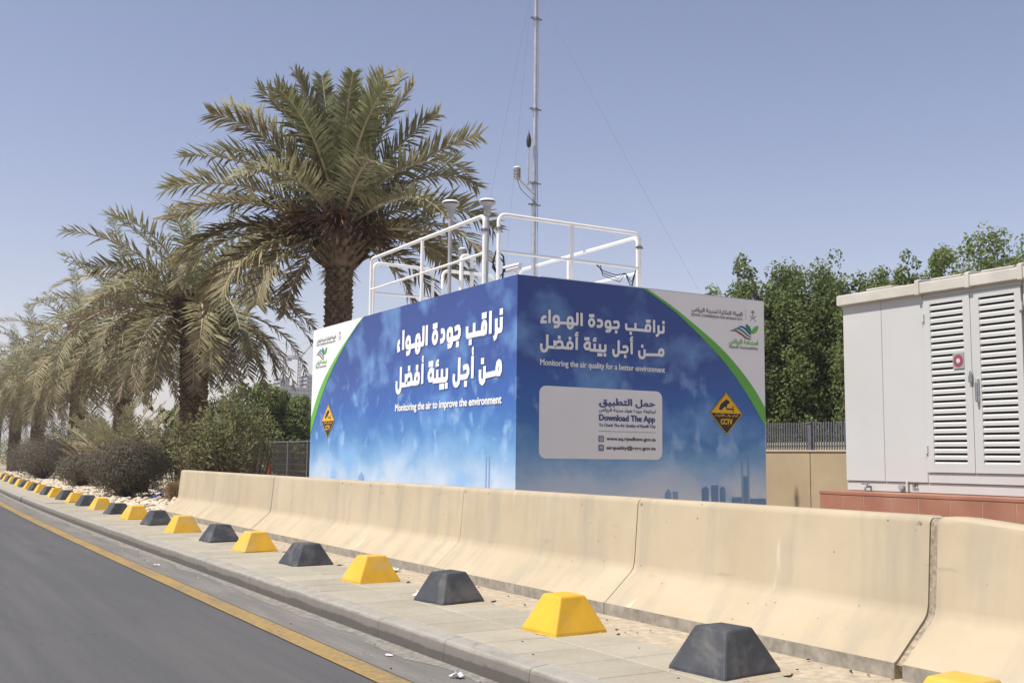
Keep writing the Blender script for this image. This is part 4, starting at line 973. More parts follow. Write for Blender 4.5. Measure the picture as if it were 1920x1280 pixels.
# mesh fence on the left
root = thing('mesh_fence', 'dark wire mesh fence with thin posts left of the printed box', 'fence', (10.9, 32.0, .128))
fy = [25.0 + 1.75 * k for k in range(12)]
for y in fy:
    mb = MB(); mb.box(-.035, y - 32 - .035, 0, .035, y - 32 + .035, 1.58); mb.build('fence_post', M['fence'], root)
mb = MB(); mb.box(-.02, fy[0] - 32, 1.53, .02, fy[-1] - 32, 1.57); mb.build('top_rail', M['fence'], root)
mb = MB(); y = fy[0]
while y < fy[-1]:
    mb.box(-.004, y - 32 - .006, .03, .004, y - 32 + .006, 1.53); y += .065
for k in range(8): mb.box(-.005, fy[0] - 32, .1 + .19 * k, .005, fy[-1] - 32, .108 + .19 * k)
mb.build('wire_mesh', M['fence_mesh'], root, kind='stuff')
root = thing('arcade_wall', 'low beige wall with arched openings seen through the mesh fence', 'wall', (16.0, 45.0, .128))
for k in range(9):
    y = -9 + 2.0 * k
    mb = MB(); arch = [(0, y - .55 + .55 * 1 * 0, 0)]
    pts = [(0, y - 1, 0), (0, y - .62, 0), (0, y - .62, .45)] + [(0, y - .62 * cos(a), .45 + .42 * sin(a)) for a in [q * pi / 8 for q in range(1, 8)]] + [(0, y + .62, .45), (0, y + .62, 0), (0, y + 1, 0), (0, y + 1, 1.12), (0, y - 1, 1.12)]
    mb.prism(pts, (0, 0, 0), (.3, 0, 0)); mb.build('arch_bay', M['beige_cap'], root)
mb = MB(); mb.tube([(10.75, 33.35, .128), (10.75, 33.35, 1.05)], .075, 10); mb.tube([(10.75, 33.35, 1.05), (10.75, 33.35, 1.09)], .055, 10)
tag(mb.build('marker_post', M['red_post']), 'short dark red post in front of the mesh fence', 'post')

# ------------------------------------------------------------------ plants
CAMR = Vector((cos(YAW), -sin(YAW), 0)); CAMF = Vector((sin(YAW), cos(YAW), 0))
def frond_mesh(name, L, e0, e1, seed, pairs=62, leaf=0.42, power=1.25, leafmat=None, twist=0.0, sparse=0.0, fold=0.5):
    """date palm leaf in local space: grows along +X, bends in the XZ plane"""
    rr = random.Random(seed); mb = MB()
    N = 14; pts = []; p = Vector((0, 0, 0)); tang = []; side = []
    sway = rr.uniform(-.25, .25); yaw = 0
    for i in range(N + 1):
        t = i / N; e = radians(e0 + (e1 - e0) * t ** power); yaw = sway * t * t
        d = Vector((cos(e) * cos(yaw), cos(e) * sin(yaw), sin(e)))
        pts.append(p.copy()); tang.append(d); side.append(Vector((-sin(yaw), cos(yaw), 0)))
        p = p + d * (L / N)
    rad = [0.038 * (1 - .85 * (i / N)) + .003 for i in range(N + 1)]
    mb.tube(pts, rad, 5, 1, False)
    def at(t):
        k = min(int(t * N), N - 1); f = t * N - k
        return pts[k].lerp(pts[k + 1], f), tang[k].lerp(tang[k + 1], f).normalized(), side[k]
    V, F = [], []
    for i in range(pairs):
        t = .13 + .87 * (i + rr.random() * .6) / pairs
        for s in (-1, 1):
            if rr.random() < sparse: continue
            b, tg, sd = at(min(t, .999))
            tw = twist * t; nrm = sd.cross(tg) * -1
            sd2 = sd * cos(tw) + nrm * sin(tw); nr2 = nrm * cos(tw) - sd * sin(tw)
            l = leaf * (0.45 + .75 * sin(pi * min(1, .12 + t * .86)) ** .7) * rr.uniform(.8, 1.12)
            fw = .38 + .62 * t + rr.uniform(-.22, .22); upn = rr.choice((-.1, .3, .6, .9)) * fold * 1.4 + rr.uniform(-.22, .22)
            d = (sd2 * s + tg * fw + nr2 * upn).normalized()
            w = (tg - d * tg.dot(d)).normalized() * (.0175 + .008 * rr.random())
            m = b + d * l * .5 + Vector((0, 0, -.02 * l)); e = b + d * l + Vector((0, 0, -.16 * l * rr.uniform(.2, 1.4)))
            n = len(V); V += [b - w * .6, b + w * .6, m + w, m - w, e]; F += [(n, n + 1, n + 2, n + 3), (n + 3, n + 2, n + 4)]
    mb.add(V, F, 0)
    me = mb.mesh(name); me.materials.append(leafmat); me.materials.append(M['rachis'])
    return me

def trunk_part(root, H, r0, r1, seed, rings=None, lean=(0, 0)):
    rr = random.Random(seed); mb = MB(); n = 12; K = 10
    mb.tube([(lean[0] * (k / K) ** 2, lean[1] * (k / K) ** 2, H * k / K - .1) for k in range(K + 1)], [r0 + (r1 - r0) * k / K for k in range(K + 1)], n)
    mb.build('trunk', M['trunk'], root)
    mb = MB(); rings = rings or int(H / .085)
    for k in range(rings):
        t = k / rings; z = H * t; R = (r0 + (r1 - r0) * t) * .97; nb = 11
        for j in range(nb):
            a = 2 * pi * (j + .5 * (k % 2) + rr.uniform(-.1, .1)) / nb; ca, sa = cos(a), sin(a)
            ox, oy = lean[0] * t * t, lean[1] * t * t
            w = R * .31; h = .13 * rr.uniform(.8, 1.25); o = .035 * rr.uniform(.7, 1.6)
            def P(rad, tt, zz): return (ox + rad * ca - tt * sa, oy + rad * sa + tt * ca, z + zz)
            mb.add([P(R - .02, -w, 0), P(R - .02, w, 0), P(R + o, -w * .55, h * .8), P(R + o, w * .55, h * .8), P(R - .01, -w * .5, h), P(R - .01, w * .5, h)],
                   [(0, 1, 3, 2), (2, 3, 5, 4), (0, 2, 4), (1, 5, 3)])
    mb.build('leaf_scars', M['boot'], root)

def crown_base(root, H, R, seed, lean=(0, 0), hgt=1.0):
    """swollen mass of cut leaf bases and fibre under the leaves"""
    rr = random.Random(seed); mb = MB()
    c = (lean[0], lean[1], H)
    mb.lathe([(R * .62, -.45 * hgt), (R * .95, -.2 * hgt), (R * 1.05, .1 * hgt), (R * .85, .45 * hgt), (R * .35, .8 * hgt)], c, 14)
    for k in range(460):
        a = rr.uniform(0, 2 * pi); t = rr.random(); z = (-.42 + 1.0 * t) * hgt
        R0 = R * (.62 + .45 * sin(pi * min(1, .15 + t * .8))); ca, sa = cos(a), sin(a)
        w = rr.uniform(.025, .055); L = rr.uniform(.12, .36); el = radians(rr.uniform(15, 70))
        b = Vector((c[0] + R0 * .85 * ca, c[1] + R0 * .85 * sa, c[2] + z)); d = Vector((ca * cos(el), sa * cos(el), sin(el))); s = Vector((-sa, ca, 0))
        e = b + d * L
        up = Vector((0, 0, w * .8))
        mb.add([b - s * w, b + s * w, b + up, e - s * w * .7, e + s * w * .7, e + up * .6], [(0, 1, 4, 3), (1, 2, 5, 4), (2, 0, 3, 5), (3, 4, 5)])
    mb.build('crown_base', M['boot'], root)

def fruit_bunch(root, base, d, L, seed):
    rr = random.Random(seed); mb = MB(); b = Vector(base); d = Vector(d).normalized()
    V, F = [], []
    for k in range(260):
        dd = (d + Vector((rr.gauss(0, .33), rr.gauss(0, .33), rr.gauss(0, .33)))).normalized(); l = L * rr.uniform(.5, 1.1)
        p0 = b + d * rr.uniform(0, .15); p1 = p0 + dd * l * .6; p2 = p0 + dd * l + Vector((0, 0, -.25 * l)); w = Vector((rr.gauss(0, 1), rr.gauss(0, 1), rr.gauss(0, 1))).normalized() * .011
        n = len(V); V += [p0 - w, p0 + w, p1 + w, p1 - w, p2 + w * .7, p2 - w * .7]; F += [(n, n + 1, n + 2, n + 3), (n + 3, n + 2, n + 4, n + 5)]
    mb.add(V, F); mb.build('fruit_stalks', M['fruit'], root)

def palm(label, loc, H, specs, seed, r0=.27, r1=.25, lean=(0, 0), pairs=62, cb=.36, fruit=0, cbh=1.0, bend=(1.0, 1.5)):
    root = thing('date_palm', label, 'palm tree', loc, 0, 'date palms in a row along the road')
    trunk_part(root, H - .35, r0, r1, seed, lean=lean)
    crown_base(root, H, cb, seed + 1, lean, cbh)
    rr = random.Random(seed + 2)
    for k in range(fruit):
        a = 2 * pi * (k + .5) / fruit - YAW
        fruit_bunch(root, (lean[0] + .32 * cos(a), lean[1] + .32 * sin(a), H + .3), (cos(a), sin(a), .1), rr.uniform(.65, .9), seed * 31 + k)
    for i, (phi, e0, e1, L, kind) in enumerate(specs):
        mt = M[{'g': 'frond', 'h': 'frond_heart', 'o': 'frond_old', 'd': 'frond_dry'}[kind]]
        me = frond_mesh('frond', L, e0, e1, seed * 1000 + i, pairs, .54 if kind in 'go' else .40 if kind == 'h' else .36, rr.uniform(*bend), mt, rr.uniform(-.5, .5), .3 if kind in 'd' else .04, .35 if kind in 'do' else .6)
        o = link(bpy.data.objects.new('frond', me)); o.parent = root
        dirv = CAMR * cos(radians(phi)) + CAMF * sin(radians(phi))
        up = .18 + .5 * max(0, e0) / 90
        o.location = (lean[0] + dirv.x * .16, lean[1] + dirv.y * .16, H + up * cbh)
        o.rotation_euler = (rr.uniform(-.15, .15), 0, math.atan2(dirv.y, dirv.x))
    return root

main = [(150, 83, 64, 2.70, 'h'), (40, 82, 62, 2.75, 'h'), (-30, 80, 50, 2.60, 'g'), (210, 80, 48, 2.60, 'g'), (95, 80, 50, 2.70, 'g'), (-140, 74, 30, 2.50, 'g'), (165, 80, 58, 2.82, 'g'), (178, 74, 45, 2.86, 'g'), (60, 87, 72, 2.68, 'h'), (120, 86, 76, 2.73, 'h'), (20, 78, 60, 2.86, 'g'), (5, 72, 50, 2.73, 'g'), (-80, 78, 40, 2.55, 'h'), (-60, 68, 20, 2.64, 'h'), (-115, 66, 18, 2.55, 'h'),
        (8, 62, 32, 2.64, 'g'), (0, 47, 18, 3.05, 'g'), (-15, 50, -45, 2.73, 'g'), (14, 42, -35, 2.82, 'o'), (180, 60, 8, 3.05, 'g'), (196, 55, -5, 3.00, 'o'), (172, 50, 0, 2.91, 'g'), (205, 68, 25, 2.64, 'g'),
        (180, 40, -14, 3.28, 'g'), (190, 30, -28, 3.19, 'g'), (170, 24, -36, 3.09, 'o'), (200, 18, -42, 3.09, 'o'), (186, 8, -60, 3.00, 'o'), (196, -4, -76, 2.82, 'o'), (212, -8, -82, 2.64, 'o'), (182, 10, -62, 3.19, 'o'), (200, 2, -70, 3.09, 'o'), (176, -4, -78, 3.00, 'd'),
        (225, -20, -86, 2.37, 'o'), (240, -35, -88, 2.09, 'd'), (5, 24, -50, 2.91, 'g'), (-8, 12, -62, 2.82, 'o'), (12, 2, -72, 2.73, 'o'), (25, -10, -80, 2.46, 'o'), (-20, 4, -70, 2.73, 'o'), (-40, 20, -60, 2.73, 'g'), (0, -30, -87, 2.00, 'd'),
        (90, 55, 0, 2.91, 'g'), (60, 40, -30, 2.91, 'g'), (120, 35, -40, 2.91, 'o'), (100, 10, -65, 2.73, 'o'), (45, 15, -60, 2.82, 'o'), (140, 20, -55, 2.91, 'o'), (150, -5, -75, 2.73, 'd'),
        (-70, 42, -40, 2.37, 'g'), (-125, 40, -45, 2.37, 'g')]
palm('tall green date palm with upright top leaves behind the printed box', (7.2, 18.6, .128), 5.05, main, 11, .25, .235, fruit=6, pairs=84, cb=.50, cbh=1.0, bend=(1.4, 2.1))

def auto_specs(seed, n, droop, L, dry, top=82):
    rr = random.Random(seed); out = []
    for i in range(n):
        t = i / (n - 1); phi = i * 137.5 + rr.uniform(-15, 15)
        e0 = top - (top + 42) * t ** .85 + rr.uniform(-6, 6)
        e1 = max(-89, e0 - droop * (.45 + .9 * min(1, t * 1.6)) + rr.uniform(-12, 8))
        kind = 'h' if t < .12 else 'g' if t < .12 + .5 * (1 - dry) else ('o' if t < 1 - dry * .55 else 'd')
        out.append((phi, e0, e1, L * rr.uniform(.86, 1.1) * (1 - .18 * max(0, t - .75) / .25), kind))
    return out
second = auto_specs(21, 50, 88, 3.0, .45) + [(205, 52, -10, 3.6, 'o'), (180, 40, -35, 3.7, 'o'), (170, 30, -55, 3.7, 'd'), (190, 15, -72, 3.8, 'd'), (175, 5, -78, 3.8, 'd'), (0, 10, -78, 3.4, 'd'), (8, 25, -70, 3.3, 'd'), (-10, -5, -86, 3.2, 'd'), (20, 0, -84, 3.3, 'd'), (240, -50, -88, 2.4, 'd'), (280, -62, -89, 2.2, 'd')]
palm('brownish drooping date palm, second from the printed box', (6.85, 27.4, .128), 4.45, second, 22, .34, .33, lean=(-.1, .05), fruit=2, cb=.42, pairs=58)
palm('date palm with yellowish drooping leaves, third from the printed box', (7.1, 38.0, .128), 5.1, auto_specs(33, 54, 98, 3.5, .15), 33, .30, .28, pairs=50, cb=.38)
palm('date palm fourth from the printed box, thick trunk beside a young palm', (7.1, 47.8, .128), 4.9, auto_specs(44, 52, 90, 3.6, .15), 44, .30, .28, pairs=46, cb=.38)
palm('date palm fifth from the printed box, bare forked-looking trunk', (7.1, 60.5, .128), 4.8, auto_specs(55, 50, 95, 3.8, .15), 55, .32, .30, pairs=42, cb=.4)
palm('sixth date palm from the printed box, near the left edge', (7.1, 71.0, .128), 4.8, auto_specs(66, 48, 88, 3.9, .15), 66, .34, .30, pairs=40, cb=.4)
palm('farthest date palm of the row, at the left edge of the photo', (7.0, 82.0, .128), 4.8, auto_specs(77, 46, 95, 4.0, .15), 77, .34, .30, pairs=40, cb=.4)

def young_palm(label, loc, n, L, seed, kinds='gh'):
    root = thing('young_palm', label, 'palm', loc, 0, 'young palm offshoots under the palm row')
    rr = random.Random(seed)
    mb = MB(); mb.lathe([(.16, -.05), (.18, .1), (.12, .3), (.05, .42)], (0, 0, 0), 10); mb.build('stem', M['boot'], root)
    for i in range(n):
        t = i / n; e0 = 86 - 34 * t; me = frond_mesh('frond', L * rr.uniform(.75, 1.1), e0, e0 - 25 - 30 * t, seed * 100 + i, 40, .34, 1.3, M['frond' if rr.random() < .6 else 'frond_old' if 'd' not in kinds else 'frond_dry'], rr.uniform(-.5, .5), .05)
        o = link(bpy.data.objects.new('frond', me)); o.parent = root; o.location = (0, 0, .15); o.rotation_euler = (0, 0, i * 2.4 + rr.uniform(-.3, .3))
young_palm('yellow-green young palm clump beside the trunk of the fourth palm', (6.9, 42.5, .128), 16, 2.3, 5, 'd')
young_palm('upright green young palm clump between the large bush and the second palm', (6.3, 34.5, .128), 20, 2.9, 6)
young_palm('olive young palm clump just behind the large round bush', (6.4, 31.0, .128), 18, 2.6, 7, 'd')

def leaf_cloud(rr, n, lobes, size, aspect=.5, shell=.55, updir=.3):
    """n leaf quads spread through ellipsoid lobes [(cx,cy,cz,rx,ry,rz)]"""
    g = np.random.default_rng(rr.randrange(10 ** 6)); L = np.array(lobes, float)
    w = L[:, 3] * L[:, 4]; k = g.choice(len(L), n, p=w / w.sum()); c = L[k]
    unit = lambda v: v / np.linalg.norm(v, axis=1, keepdims=True)
    d = unit(g.normal(size=(n, 3)))
    r = np.where(g.random(n) < .75, 1 - (1 - shell) * g.random(n) ** 1.5, g.random(n) ** .5)
    r *= 1 + .16 * np.sin(d[:, 0] * 7 + c[:, 0] * 5 + k) * np.sin(d[:, 1] * 6 + k * 2) * np.sin(d[:, 2] * 8 + c[:, 2] * 3)
    p = c[:, :3] + d * c[:, 3:] * r[:, None]
    nrm = unit(d + g.normal(0, .6, (n, 3)) + np.array([0, 0, updir])); t = unit(np.cross(nrm, g.normal(size=(n, 3)))); b = np.cross(nrm, t)
    l = (size * g.uniform(.6, 1.3, n))[:, None]; ww = l * aspect
    V = np.stack([p - t * l * .5, p + b * ww * .5 + nrm * l * .08, p + t * l * .5, p - b * ww * .5 + nrm * l * .08], 1).reshape(-1, 3)
    return V.tolist(), np.arange(4 * n).reshape(-1, 4).tolist()

def leafy_tree(label, loc, H, W, seed, n, mat, size=.13, base=.5, group=None):
    rr = random.Random(seed)
    root = thing('leafy_tree', label, 'tree', loc, 0, group)
    mb = MB(); mb.tube([(0, 0, -.1), (.05, .02, H * .3), (.02, -.04, H * .62)], [.13, .1, .05], 8)
    lobes = []; K = 9
    for k in range(K):
        a = k * 2.4 + rr.uniform(-.3, .3); R = W * .55 * (0 if k == 0 else rr.uniform(.45, 1.0)); top = H * (1.0 if k == 0 else rr.uniform(.68, .97)); rz = rr.uniform(.7, 1.15)
        x, y = R * cos(a), R * sin(a); rx = W * rr.uniform(.21, .30)
        z = top - rz
        lobes.append((x, y, z, rx, rx, rz)); lobes.append((x * 1.1, y * 1.1, z - rz * 1.1, rx * 1.3, rx * 1.3, rz * 1.1))
        zz = z - rz * 2.1
        while zz > base: lobes.append((x * 1.15 + rr.uniform(-.15, .15), y * 1.15 + rr.uniform(-.15, .15), zz, rx * 1.35, rx * 1.35, rz)); zz -= rz * .9
        mb.tube([(0, 0, H * .2), (x * .5, y * .5, z * .7), (x, y, z)], [.05, .035, .012], 5)
    mb.build('trunk', M['tree_trunk'], root)
    puffs = []
    for (x, y, z, rx, ry, rz) in lobes:
        for q in range(13):
            d = Vector((rr.gauss(0, 1), rr.gauss(0, 1), rr.gauss(.15, 1))).normalized(); pr = rx * rr.uniform(.40, .62)
            puffs.append((x + d.x * rx * .8, y + d.y * ry * .8, z + d.z * rz * .86, pr, pr, pr * 1.15))
    V, F = leaf_cloud(rr, n, puffs, size, .65, .5)
    mb = MB(); mb.add(V, F); mb.build('crown', M[mat], root)
    return root
tr = [((19.84, 22.74), 6.04, 1.5, 'lowest rounded tree top just behind the right end of the printed box'),
      ((19.13, 20.76), 6.56, 1.9, 'dense green tree with twin tops right of the printed box'),
      ((20.58, 20.5), 6.46, 2.0, 'dense green tree beside the cabinet, second from the printed box'),
      ((20.41, 18.85), 6.45, 2.1, 'dense green tree above the left roof corner of the cabinet'),
      ((22.16, 19.03), 6.12, 1.7, 'lower green tree behind the cabinet roof, left of the sky notch'),
      ((22.08, 17.85), 6.55, 1.5, 'thin pointed green tree behind the middle of the cabinet roof'),
      ((23.74, 18.02), 6.76, 1.7, 'green tree behind the cabinet roof, right of the pointed tree'),
      ((22.84, 16.2), 6.89, 2.0, 'taller green tree behind the right part of the cabinet roof'),
      ((23.78, 15.62), 7.1, 2.2, 'tallest green tree at the right edge of the photo')]
for i, ((x, y), z, w, lab) in enumerate(tr):
    leafy_tree(lab, (x, y, .128), z - .1, w, 200 + i, 66000, 'tree_leaf', .092, 1.3, 'dense green trees behind the low wall')
hd = [((12.77, 52.8), 4.0, 2.0, 'pale green tree behind the second palm trunk'), ((12.6, 46.5), 3.85, 2.0, 'leafy green tree behind the shrubs, left of the distant building'), ((13.4, 43.3), 4.1, 2.0, 'leafy green tree behind the mesh fence, middle one'),
      ((14.9, 43.6), 3.85, 2.0, 'bright green tree behind the mesh fence below the distant building'), ((16.6, 43.8), 3.85, 2.0, 'bright green tree cut off by the left edge of the printed box')]
for i, ((x, y), z, w, lab) in enumerate(hd):
    leafy_tree(lab, (x, y, .128), z, w, 300 + i, 30000, 'hedge_leaf', .13, 1.5, 'green trees behind the mesh fence')

def bush(label, loc, rx, ry, h, seed, n, mat, size=.045, group='dry grey-brown bushes on the gravel bed'):
    rr = random.Random(seed); root = thing('dry_bush', label, 'bush', loc, 0, group)
    lobes = [(0, 0, h * .5, rx * .93, ry * .93, h * .5)]
    for k in range(9):
        a = k * 2.4; lobes.append((rx * .42 * cos(a), ry * .42 * sin(a), h * rr.uniform(.42, .62), rx * .52, ry * .52, h * .38))
    mb = MB(); V, F = [], []
    for k in range(420):
        d = Vector((rr.gauss(0, 1), rr.gauss(0, 1), abs(rr.gauss(0, .9)) + .1)).normalized()
        e = Vector((d.x * rx * 1.0, d.y * ry * 1.0, min(h, h * .1 + d.z * h * .93))) * rr.uniform(.8, 1.04)
        m = e * .5 + Vector((0, 0, h * .06)); w = Vector((rr.gauss(0, 1), rr.gauss(0, 1), 0)).normalized() * .007
        n0 = len(V); V += [Vector((0, 0, 0)) - w, w, m + w, m - w, e]; F += [(n0, n0 + 1, n0 + 2, n0 + 3), (n0 + 3, n0 + 2, n0 + 4)]
    mb.add(V, F); mb.build('twigs', M['twig'], root)
    V, F = leaf_cloud(rr, n, lobes, size, .38, .6)
    V = [(v[0], v[1], max(v[2], .01)) for v in V]
    mb = MB(); mb.add(V, F); mb.build('foliage', M[mat], root)
bush('large round dusty grey-brown bush beside the barrier end', (5.4, 28.1, .128), 1.08, 1.08, 1.55, 401, 26000, 'grey_leaf', .055)
bush('low dusty bush, next one left of the large round bush', (5.85, 37.5, .128), .95, 1.2, 1.25, 402, 12000, 'grey_leaf', .065)
bush('wide grey-brown bush near the left edge of the photo', (6.0, 49.0, .128), 1.5, 2.6, 1.75, 403, 15000, 'grey_leaf', .08)
bush('olive bush standing behind the wide grey-brown bush', (8.2, 55.0, .128), 2.2, 2.4, 3.0, 404, 15000, 'grey_leaf_olive', .09)
bush('dark dense bush in the shade right of the large round bush', (7.3, 28.2, .128), .9, .9, 1.75, 405, 12000, 'shrub_leaf', .06, 'shrubs near the barrier end')
bush('distant olive bush at the left edge behind the palm trunks', (8.6, 76.0, .128), 3.0, 3.2, 2.6, 406, 9000, 'shrub_leaf', .13)

def stem_shrub(label, loc, H, W, seed, stems, mat='shrub_leaf'):
    rr = random.Random(seed); root = thing('leafy_shrub', label, 'shrub', loc, 0, 'tall thin-stemmed shrubs left of the printed box')
    mb = MB(); V, F = [], []
    for s in range(stems):
        a = rr.uniform(0, 2 * pi); sp = rr.random() ** .6 * W; hh = H * rr.uniform(.55, 1.0) * (1 - .25 * sp / W)
        b = Vector((cos(a) * sp * .25, sin(a) * sp * .25, -.02)); e = Vector((cos(a) * sp, sin(a) * sp, hh)); mid = b.lerp(e, .5) + Vector((cos(a) * sp * .15, sin(a) * sp * .15, .1))
        mb.tube([b, mid, e], [.011, .008, .003], 4, 0, False)
        nl = int(62 * hh / H)
        for k in range(nl):
            t = (.5 + .5 * rr.random() ** .8) if rr.random() < .85 else rr.uniform(.15, .5); p = (b * (1 - t) ** 2 + mid * 2 * t * (1 - t) + e * t * t)
            d = Vector((rr.gauss(0, 1), rr.gauss(0, 1), rr.gauss(.5, .6))).normalized(); l = rr.uniform(.07, .16); w = d.cross(Vector((rr.gauss(0, 1), rr.gauss(0, 1), rr.gauss(0, 1)))).normalized() * l * .14
            n0 = len(V); q = p + d * rr.uniform(.0, .1); V += [q, q + d * l * .5 + w, q + d * l, q + d * l * .5 - w]; F.append((n0, n0 + 1, n0 + 2, n0 + 3))
    mb.build('stems', M['twig'], root)
    mb = MB(); mb.add(V, F); mb.build('foliage', M[mat], root)
stem_shrub('tall olive-green shrub in front of the second palm trunk', (6.35, 24.9, .128), 2.55, .7, 501, 44)
stem_shrub('tall feathery green shrub in the middle of the shrub group', (7.05, 24.7, .128), 3.0, .8, 502, 60)
stem_shrub('green shrub with bare stems nearest the mesh fence', (7.7, 25.4, .128), 2.9, .6, 503, 34)
stem_shrub('low thin green shrub beside the dark dense bush', (6.9, 29.0, .128), 2.4, .6, 504, 30)

# dry grass tuft
rr = random.Random(8); V, F = [], []
for k in range(900):
    a = rr.uniform(0, 2 * pi); b = Vector((rr.gauss(0, .12), rr.gauss(0, .12), 0)); d = Vector((cos(a) * rr.uniform(.1, 1.1), sin(a) * rr.uniform(.1, 1.1), 1)).normalized(); l = rr.uniform(.3, .75)
    w = Vector((-sin(a), cos(a), 0)) * .006; m = b + d * l * .6; e = b + d * l + Vector((cos(a), sin(a), -.6)) * l * .2
    n0 = len(V); V += [b - w, b + w, m + w, m - w, e]; F += [(n0, n0 + 1, n0 + 2, n0 + 3), (n0 + 3, n0 + 2, n0 + 4)]
root = thing('dry_grass_tuft', 'straw-coloured dry grass tuft at the end of the barrier', 'grass tuft', (6.35, 26.4, .16))
mb = MB(); mb.add(V, F); mb.build('blades', M['straw'], root)

# ------------------------------------------------------------------ gravel bed, litter
rr = random.Random(91)
phi = (1 + 5 ** .5) / 2
ICO_V = [Vector(v).normalized() for v in ((-1, phi, 0), (1, phi, 0), (-1, -phi, 0), (1, -phi, 0), (0, -1, phi), (0, 1, phi), (0, -1, -phi), (0, 1, -phi), (phi, 0, -1), (phi, 0, 1), (-phi, 0, -1), (-phi, 0, 1))]
ICO_F = [(0, 11, 5), (0, 5, 1), (0, 1, 7), (0, 7, 10), (0, 10, 11), (1, 5, 9), (5, 11, 4), (11, 10, 2), (10, 7, 6), (7, 1, 8), (3, 9, 4), (3, 4, 2), (3, 2, 6), (3, 6, 8), (3, 8, 9), (4, 9, 5), (2, 4, 11), (6, 2, 10), (8, 6, 7), (9, 8, 1)]
def stone(mb, p, s, m=0):
    k = Vector((rr.uniform(.7, 1.3), rr.uniform(.7, 1.3), rr.uniform(.45, .75))) * s
    R = Matrix.Rotation(rr.uniform(0, 6.28), 3, 'Z') @ Matrix.Rotation(rr.uniform(-.4, .4), 3, 'X')
    mb.add([p + R @ Vector((v.x * k.x, v.y * k.y, v.z * k.z)) * rr.uniform(.82, 1.15) for v in ICO_V], ICO_F, m)
stones = []
for k in range(4600):
    y = 20.6 + 45 * rr.random() ** 1.5; x = 4.38 + cx(y) + rr.uniform(0, 1) ** 1.2 * 5.5
    if y < 20.9 and x < 5.7: continue
    stones.append((x, y, rr.uniform(.045, .11)))
stones.sort(key=lambda q: q[1] - 14 * (q[2] - .07))
bed = strip('gravel_bed', 4.36, 10.5, 0.133, 20.6, 80, M['sand'], 2.0)
for (x, y, s) in stones[:220]:
    mb = MB(); stone(mb, Vector((0, 0, 0)), s); o = mb.build('cobble', M['stone'], bed, (x, y, .133 + s * .3))
mb = MB()
for (x, y, s) in stones[220:]: stone(mb, Vector((x, y, .133 + s * .25 + rr.uniform(0, .04))), s)
mb.build('cobbles', M['stone'], bed, kind='stuff')

def crumple(label, loc, s, seed, mat='paper', cat='litter', name='crumpled_paper', flat_k=.45):
    r2 = random.Random(seed); mb = MB(); V = []
    n, m = 7, 6
    for i in range(n):
        for j in range(m):
            V.append(((i / (n - 1) - .5) * s * 2 + r2.uniform(-.3, .3) * s, (j / (m - 1) - .5) * s * 1.5 + r2.uniform(-.3, .3) * s, abs(r2.gauss(0, .5)) * s * flat_k + .003))
    mb.add(V, [(i * m + j, (i + 1) * m + j, (i + 1) * m + j + 1, i * m + j + 1) for i in range(n - 1) for j in range(m - 1)])
    o = mb.build(name, M[mat], None, loc); o.rotation_euler = (0, 0, r2.uniform(0, 6)); tag(o, label, cat, 'litter along the kerb' if mat == 'paper' else None)
crumple('white crumpled tissue just left of the third charcoal-yellow pair, farther scrap', (3.92, 8.05, .152), .055, 1)
crumple('white crumpled tissue beside a charcoal block, nearer scrap', (3.80, 7.86, .152), .06, 2)
crumple('pale flattened plastic litter beside the barrier foot', (4.38, 9.75, .15), .09, 3, flat_k=.25)
crumple('crumpled clear wrapper lying in the gutter near the bottom edge', (2.93, 5.55, .006), .035, 4, flat_k=1.0)
crumple('tiny white paper scrap in the gutter, left of the wrapper', (2.86, 6.35, .006), .02, 5)
crumple('small white scrap in the gutter far to the left', (2.80, 12.6, .006), .035, 6)
crumple('blue plastic bag caught under the large bush', (6.0, 27.35, .17), .16, 7, 'blue_bag', 'bag', 'plastic_bag', .9)
mb = MB()
for k in range(240):
    y = 3 + 22 * rr.random() ** 1.6; x = rr.choice((rr.uniform(2.7, 3.03), rr.uniform(3.25, 4.55), rr.uniform(4.2, 4.58)))
    z = .006 if x < 3.05 else .151
    stone(mb, Vector((x + cx(y), y, z)), rr.uniform(.003, .011), rr.choice((0, 0, 1, 2)))
mb.build('road_grit', [M['debris'], M['dry_leaf'], M['stone']], kind='stuff')

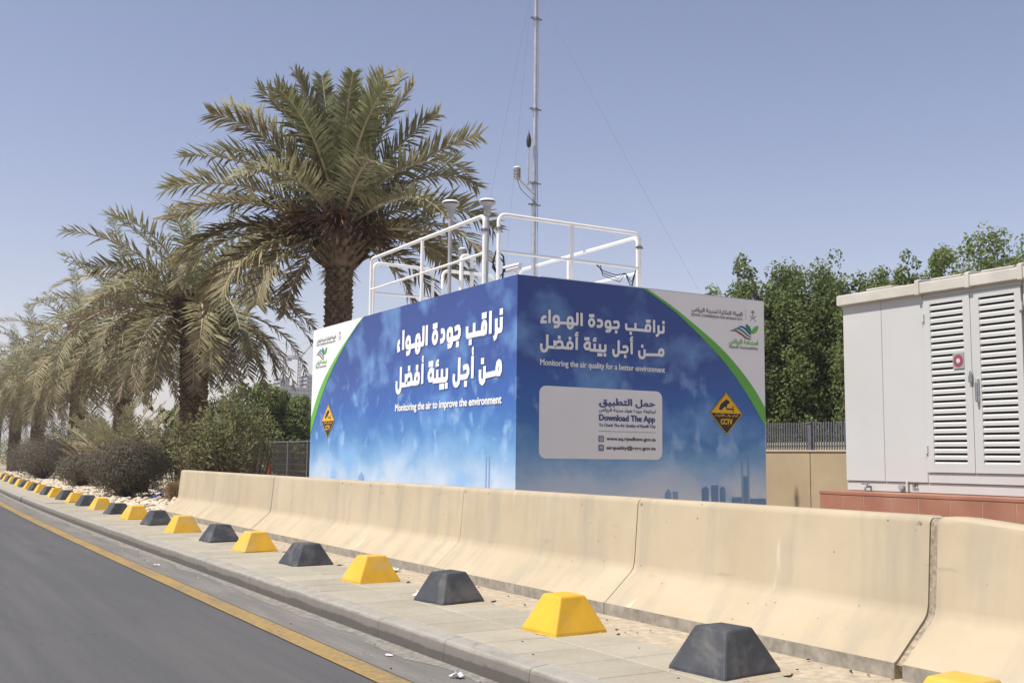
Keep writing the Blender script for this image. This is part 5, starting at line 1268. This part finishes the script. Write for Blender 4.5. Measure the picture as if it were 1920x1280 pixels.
# ------------------------------------------------------------------ far things
root = thing('far_building', 'distant concrete building under construction on the horizon', 'building', (151.5, 433, -.03))
root.scale = (.5, .5, .5)
for (x0, x1, y0, y1, fl) in ((-12, 3, -8, 8, 17), (3, 16, -8, 8, 20), (-20, -12, -8, 8, 19)):
    mb = MB(); mb.box(x0 + .6, y0 + .6, 0, x1 - .6, y1 - .6, fl * 3.4); mb.build('core', M['far_dark'], root)
    mb = MB()
    for k in range(fl + 1): mb.box(x0, y0, k * 3.4, x1, y1, k * 3.4 + 1.3)
    n = 5
    for i in range(n + 1):
        x = x0 + (x1 - x0 - .8) * i / n; mb.box(x, y0 - .05, 0, x + .8, y1 + .05, fl * 3.4 + (3 if i % 2 else 1.5))
    mb.build('floor_frame', M['far_concrete'], root)
def crane(label, loc, H, rz, jib):
    root = thing('tower_crane', label, 'crane', loc, rz, 'tower cranes over the distant building')
    root.scale = (.5, .5, .5)
    mb = MB()
    for sx in (-1, 1):
        for sy in (-1, 1): mb.box(sx * .9 - .25, sy * .9 - .25, 0, sx * .9 + .25, sy * .9 + .25, H)
    for k in range(int(H / 3)): mb.tube([(-.9, -.9, k * 3), (.9, -.9, k * 3 + 3)], .18, 4); mb.tube([(.9, .9, k * 3), (-.9, .9, k * 3 + 3)], .18, 4)
    mb.build('mast', M['crane'], root)
    mb = MB(); mb.tube([(0, 0, H), (jib * .6, 0, H + jib * .75)], .55, 5); mb.tube([(0, 0, H), (-9, 0, H)], .6, 5); mb.box(-10, -1.2, H - 2, -6.5, 1.2, H + .8); mb.build('jib', M['crane'], root)
    mb = MB(); mb.box(-1.4, -1.4, H - 1.5, 1.4, 1.4, H + 1.5); mb.tube([(0, 0, H), (-2.5, 0, H + 9)], .35, 4); mb.tube([(-2.5, 0, H + 9), (jib * .55, 0, H + jib * .69)], .12, 4); mb.build('cab', M['crane'], root)
crane('distant tower crane above the unfinished building, right one', (151.2, 434, -.03), 84, -.5, 30)
crane('distant tower crane, left one partly behind palm leaves', (145.5, 436, -.03), 86, 2.6, 22)

# ------------------------------------------------------------------ dusty air
mb = MB(); mb.box(-3600, -3600, -1.05, 3600, 3600, 66)
t = NT('dusty_air')
for nd in (t.b,): t.t.nodes.remove(nd)
pv = t.n('ShaderNodeVolumePrincipled')
pv.inputs['Color'].default_value = (0.95, 0.96, 1.0, 1)
pv.inputs['Density'].default_value = 0.0006
pv.inputs['Anisotropy'].default_value = 0.2
t.l(pv.outputs[0], t.out.inputs['Volume'])
haze = mb.build('haze', t.mat, kind='stuff')
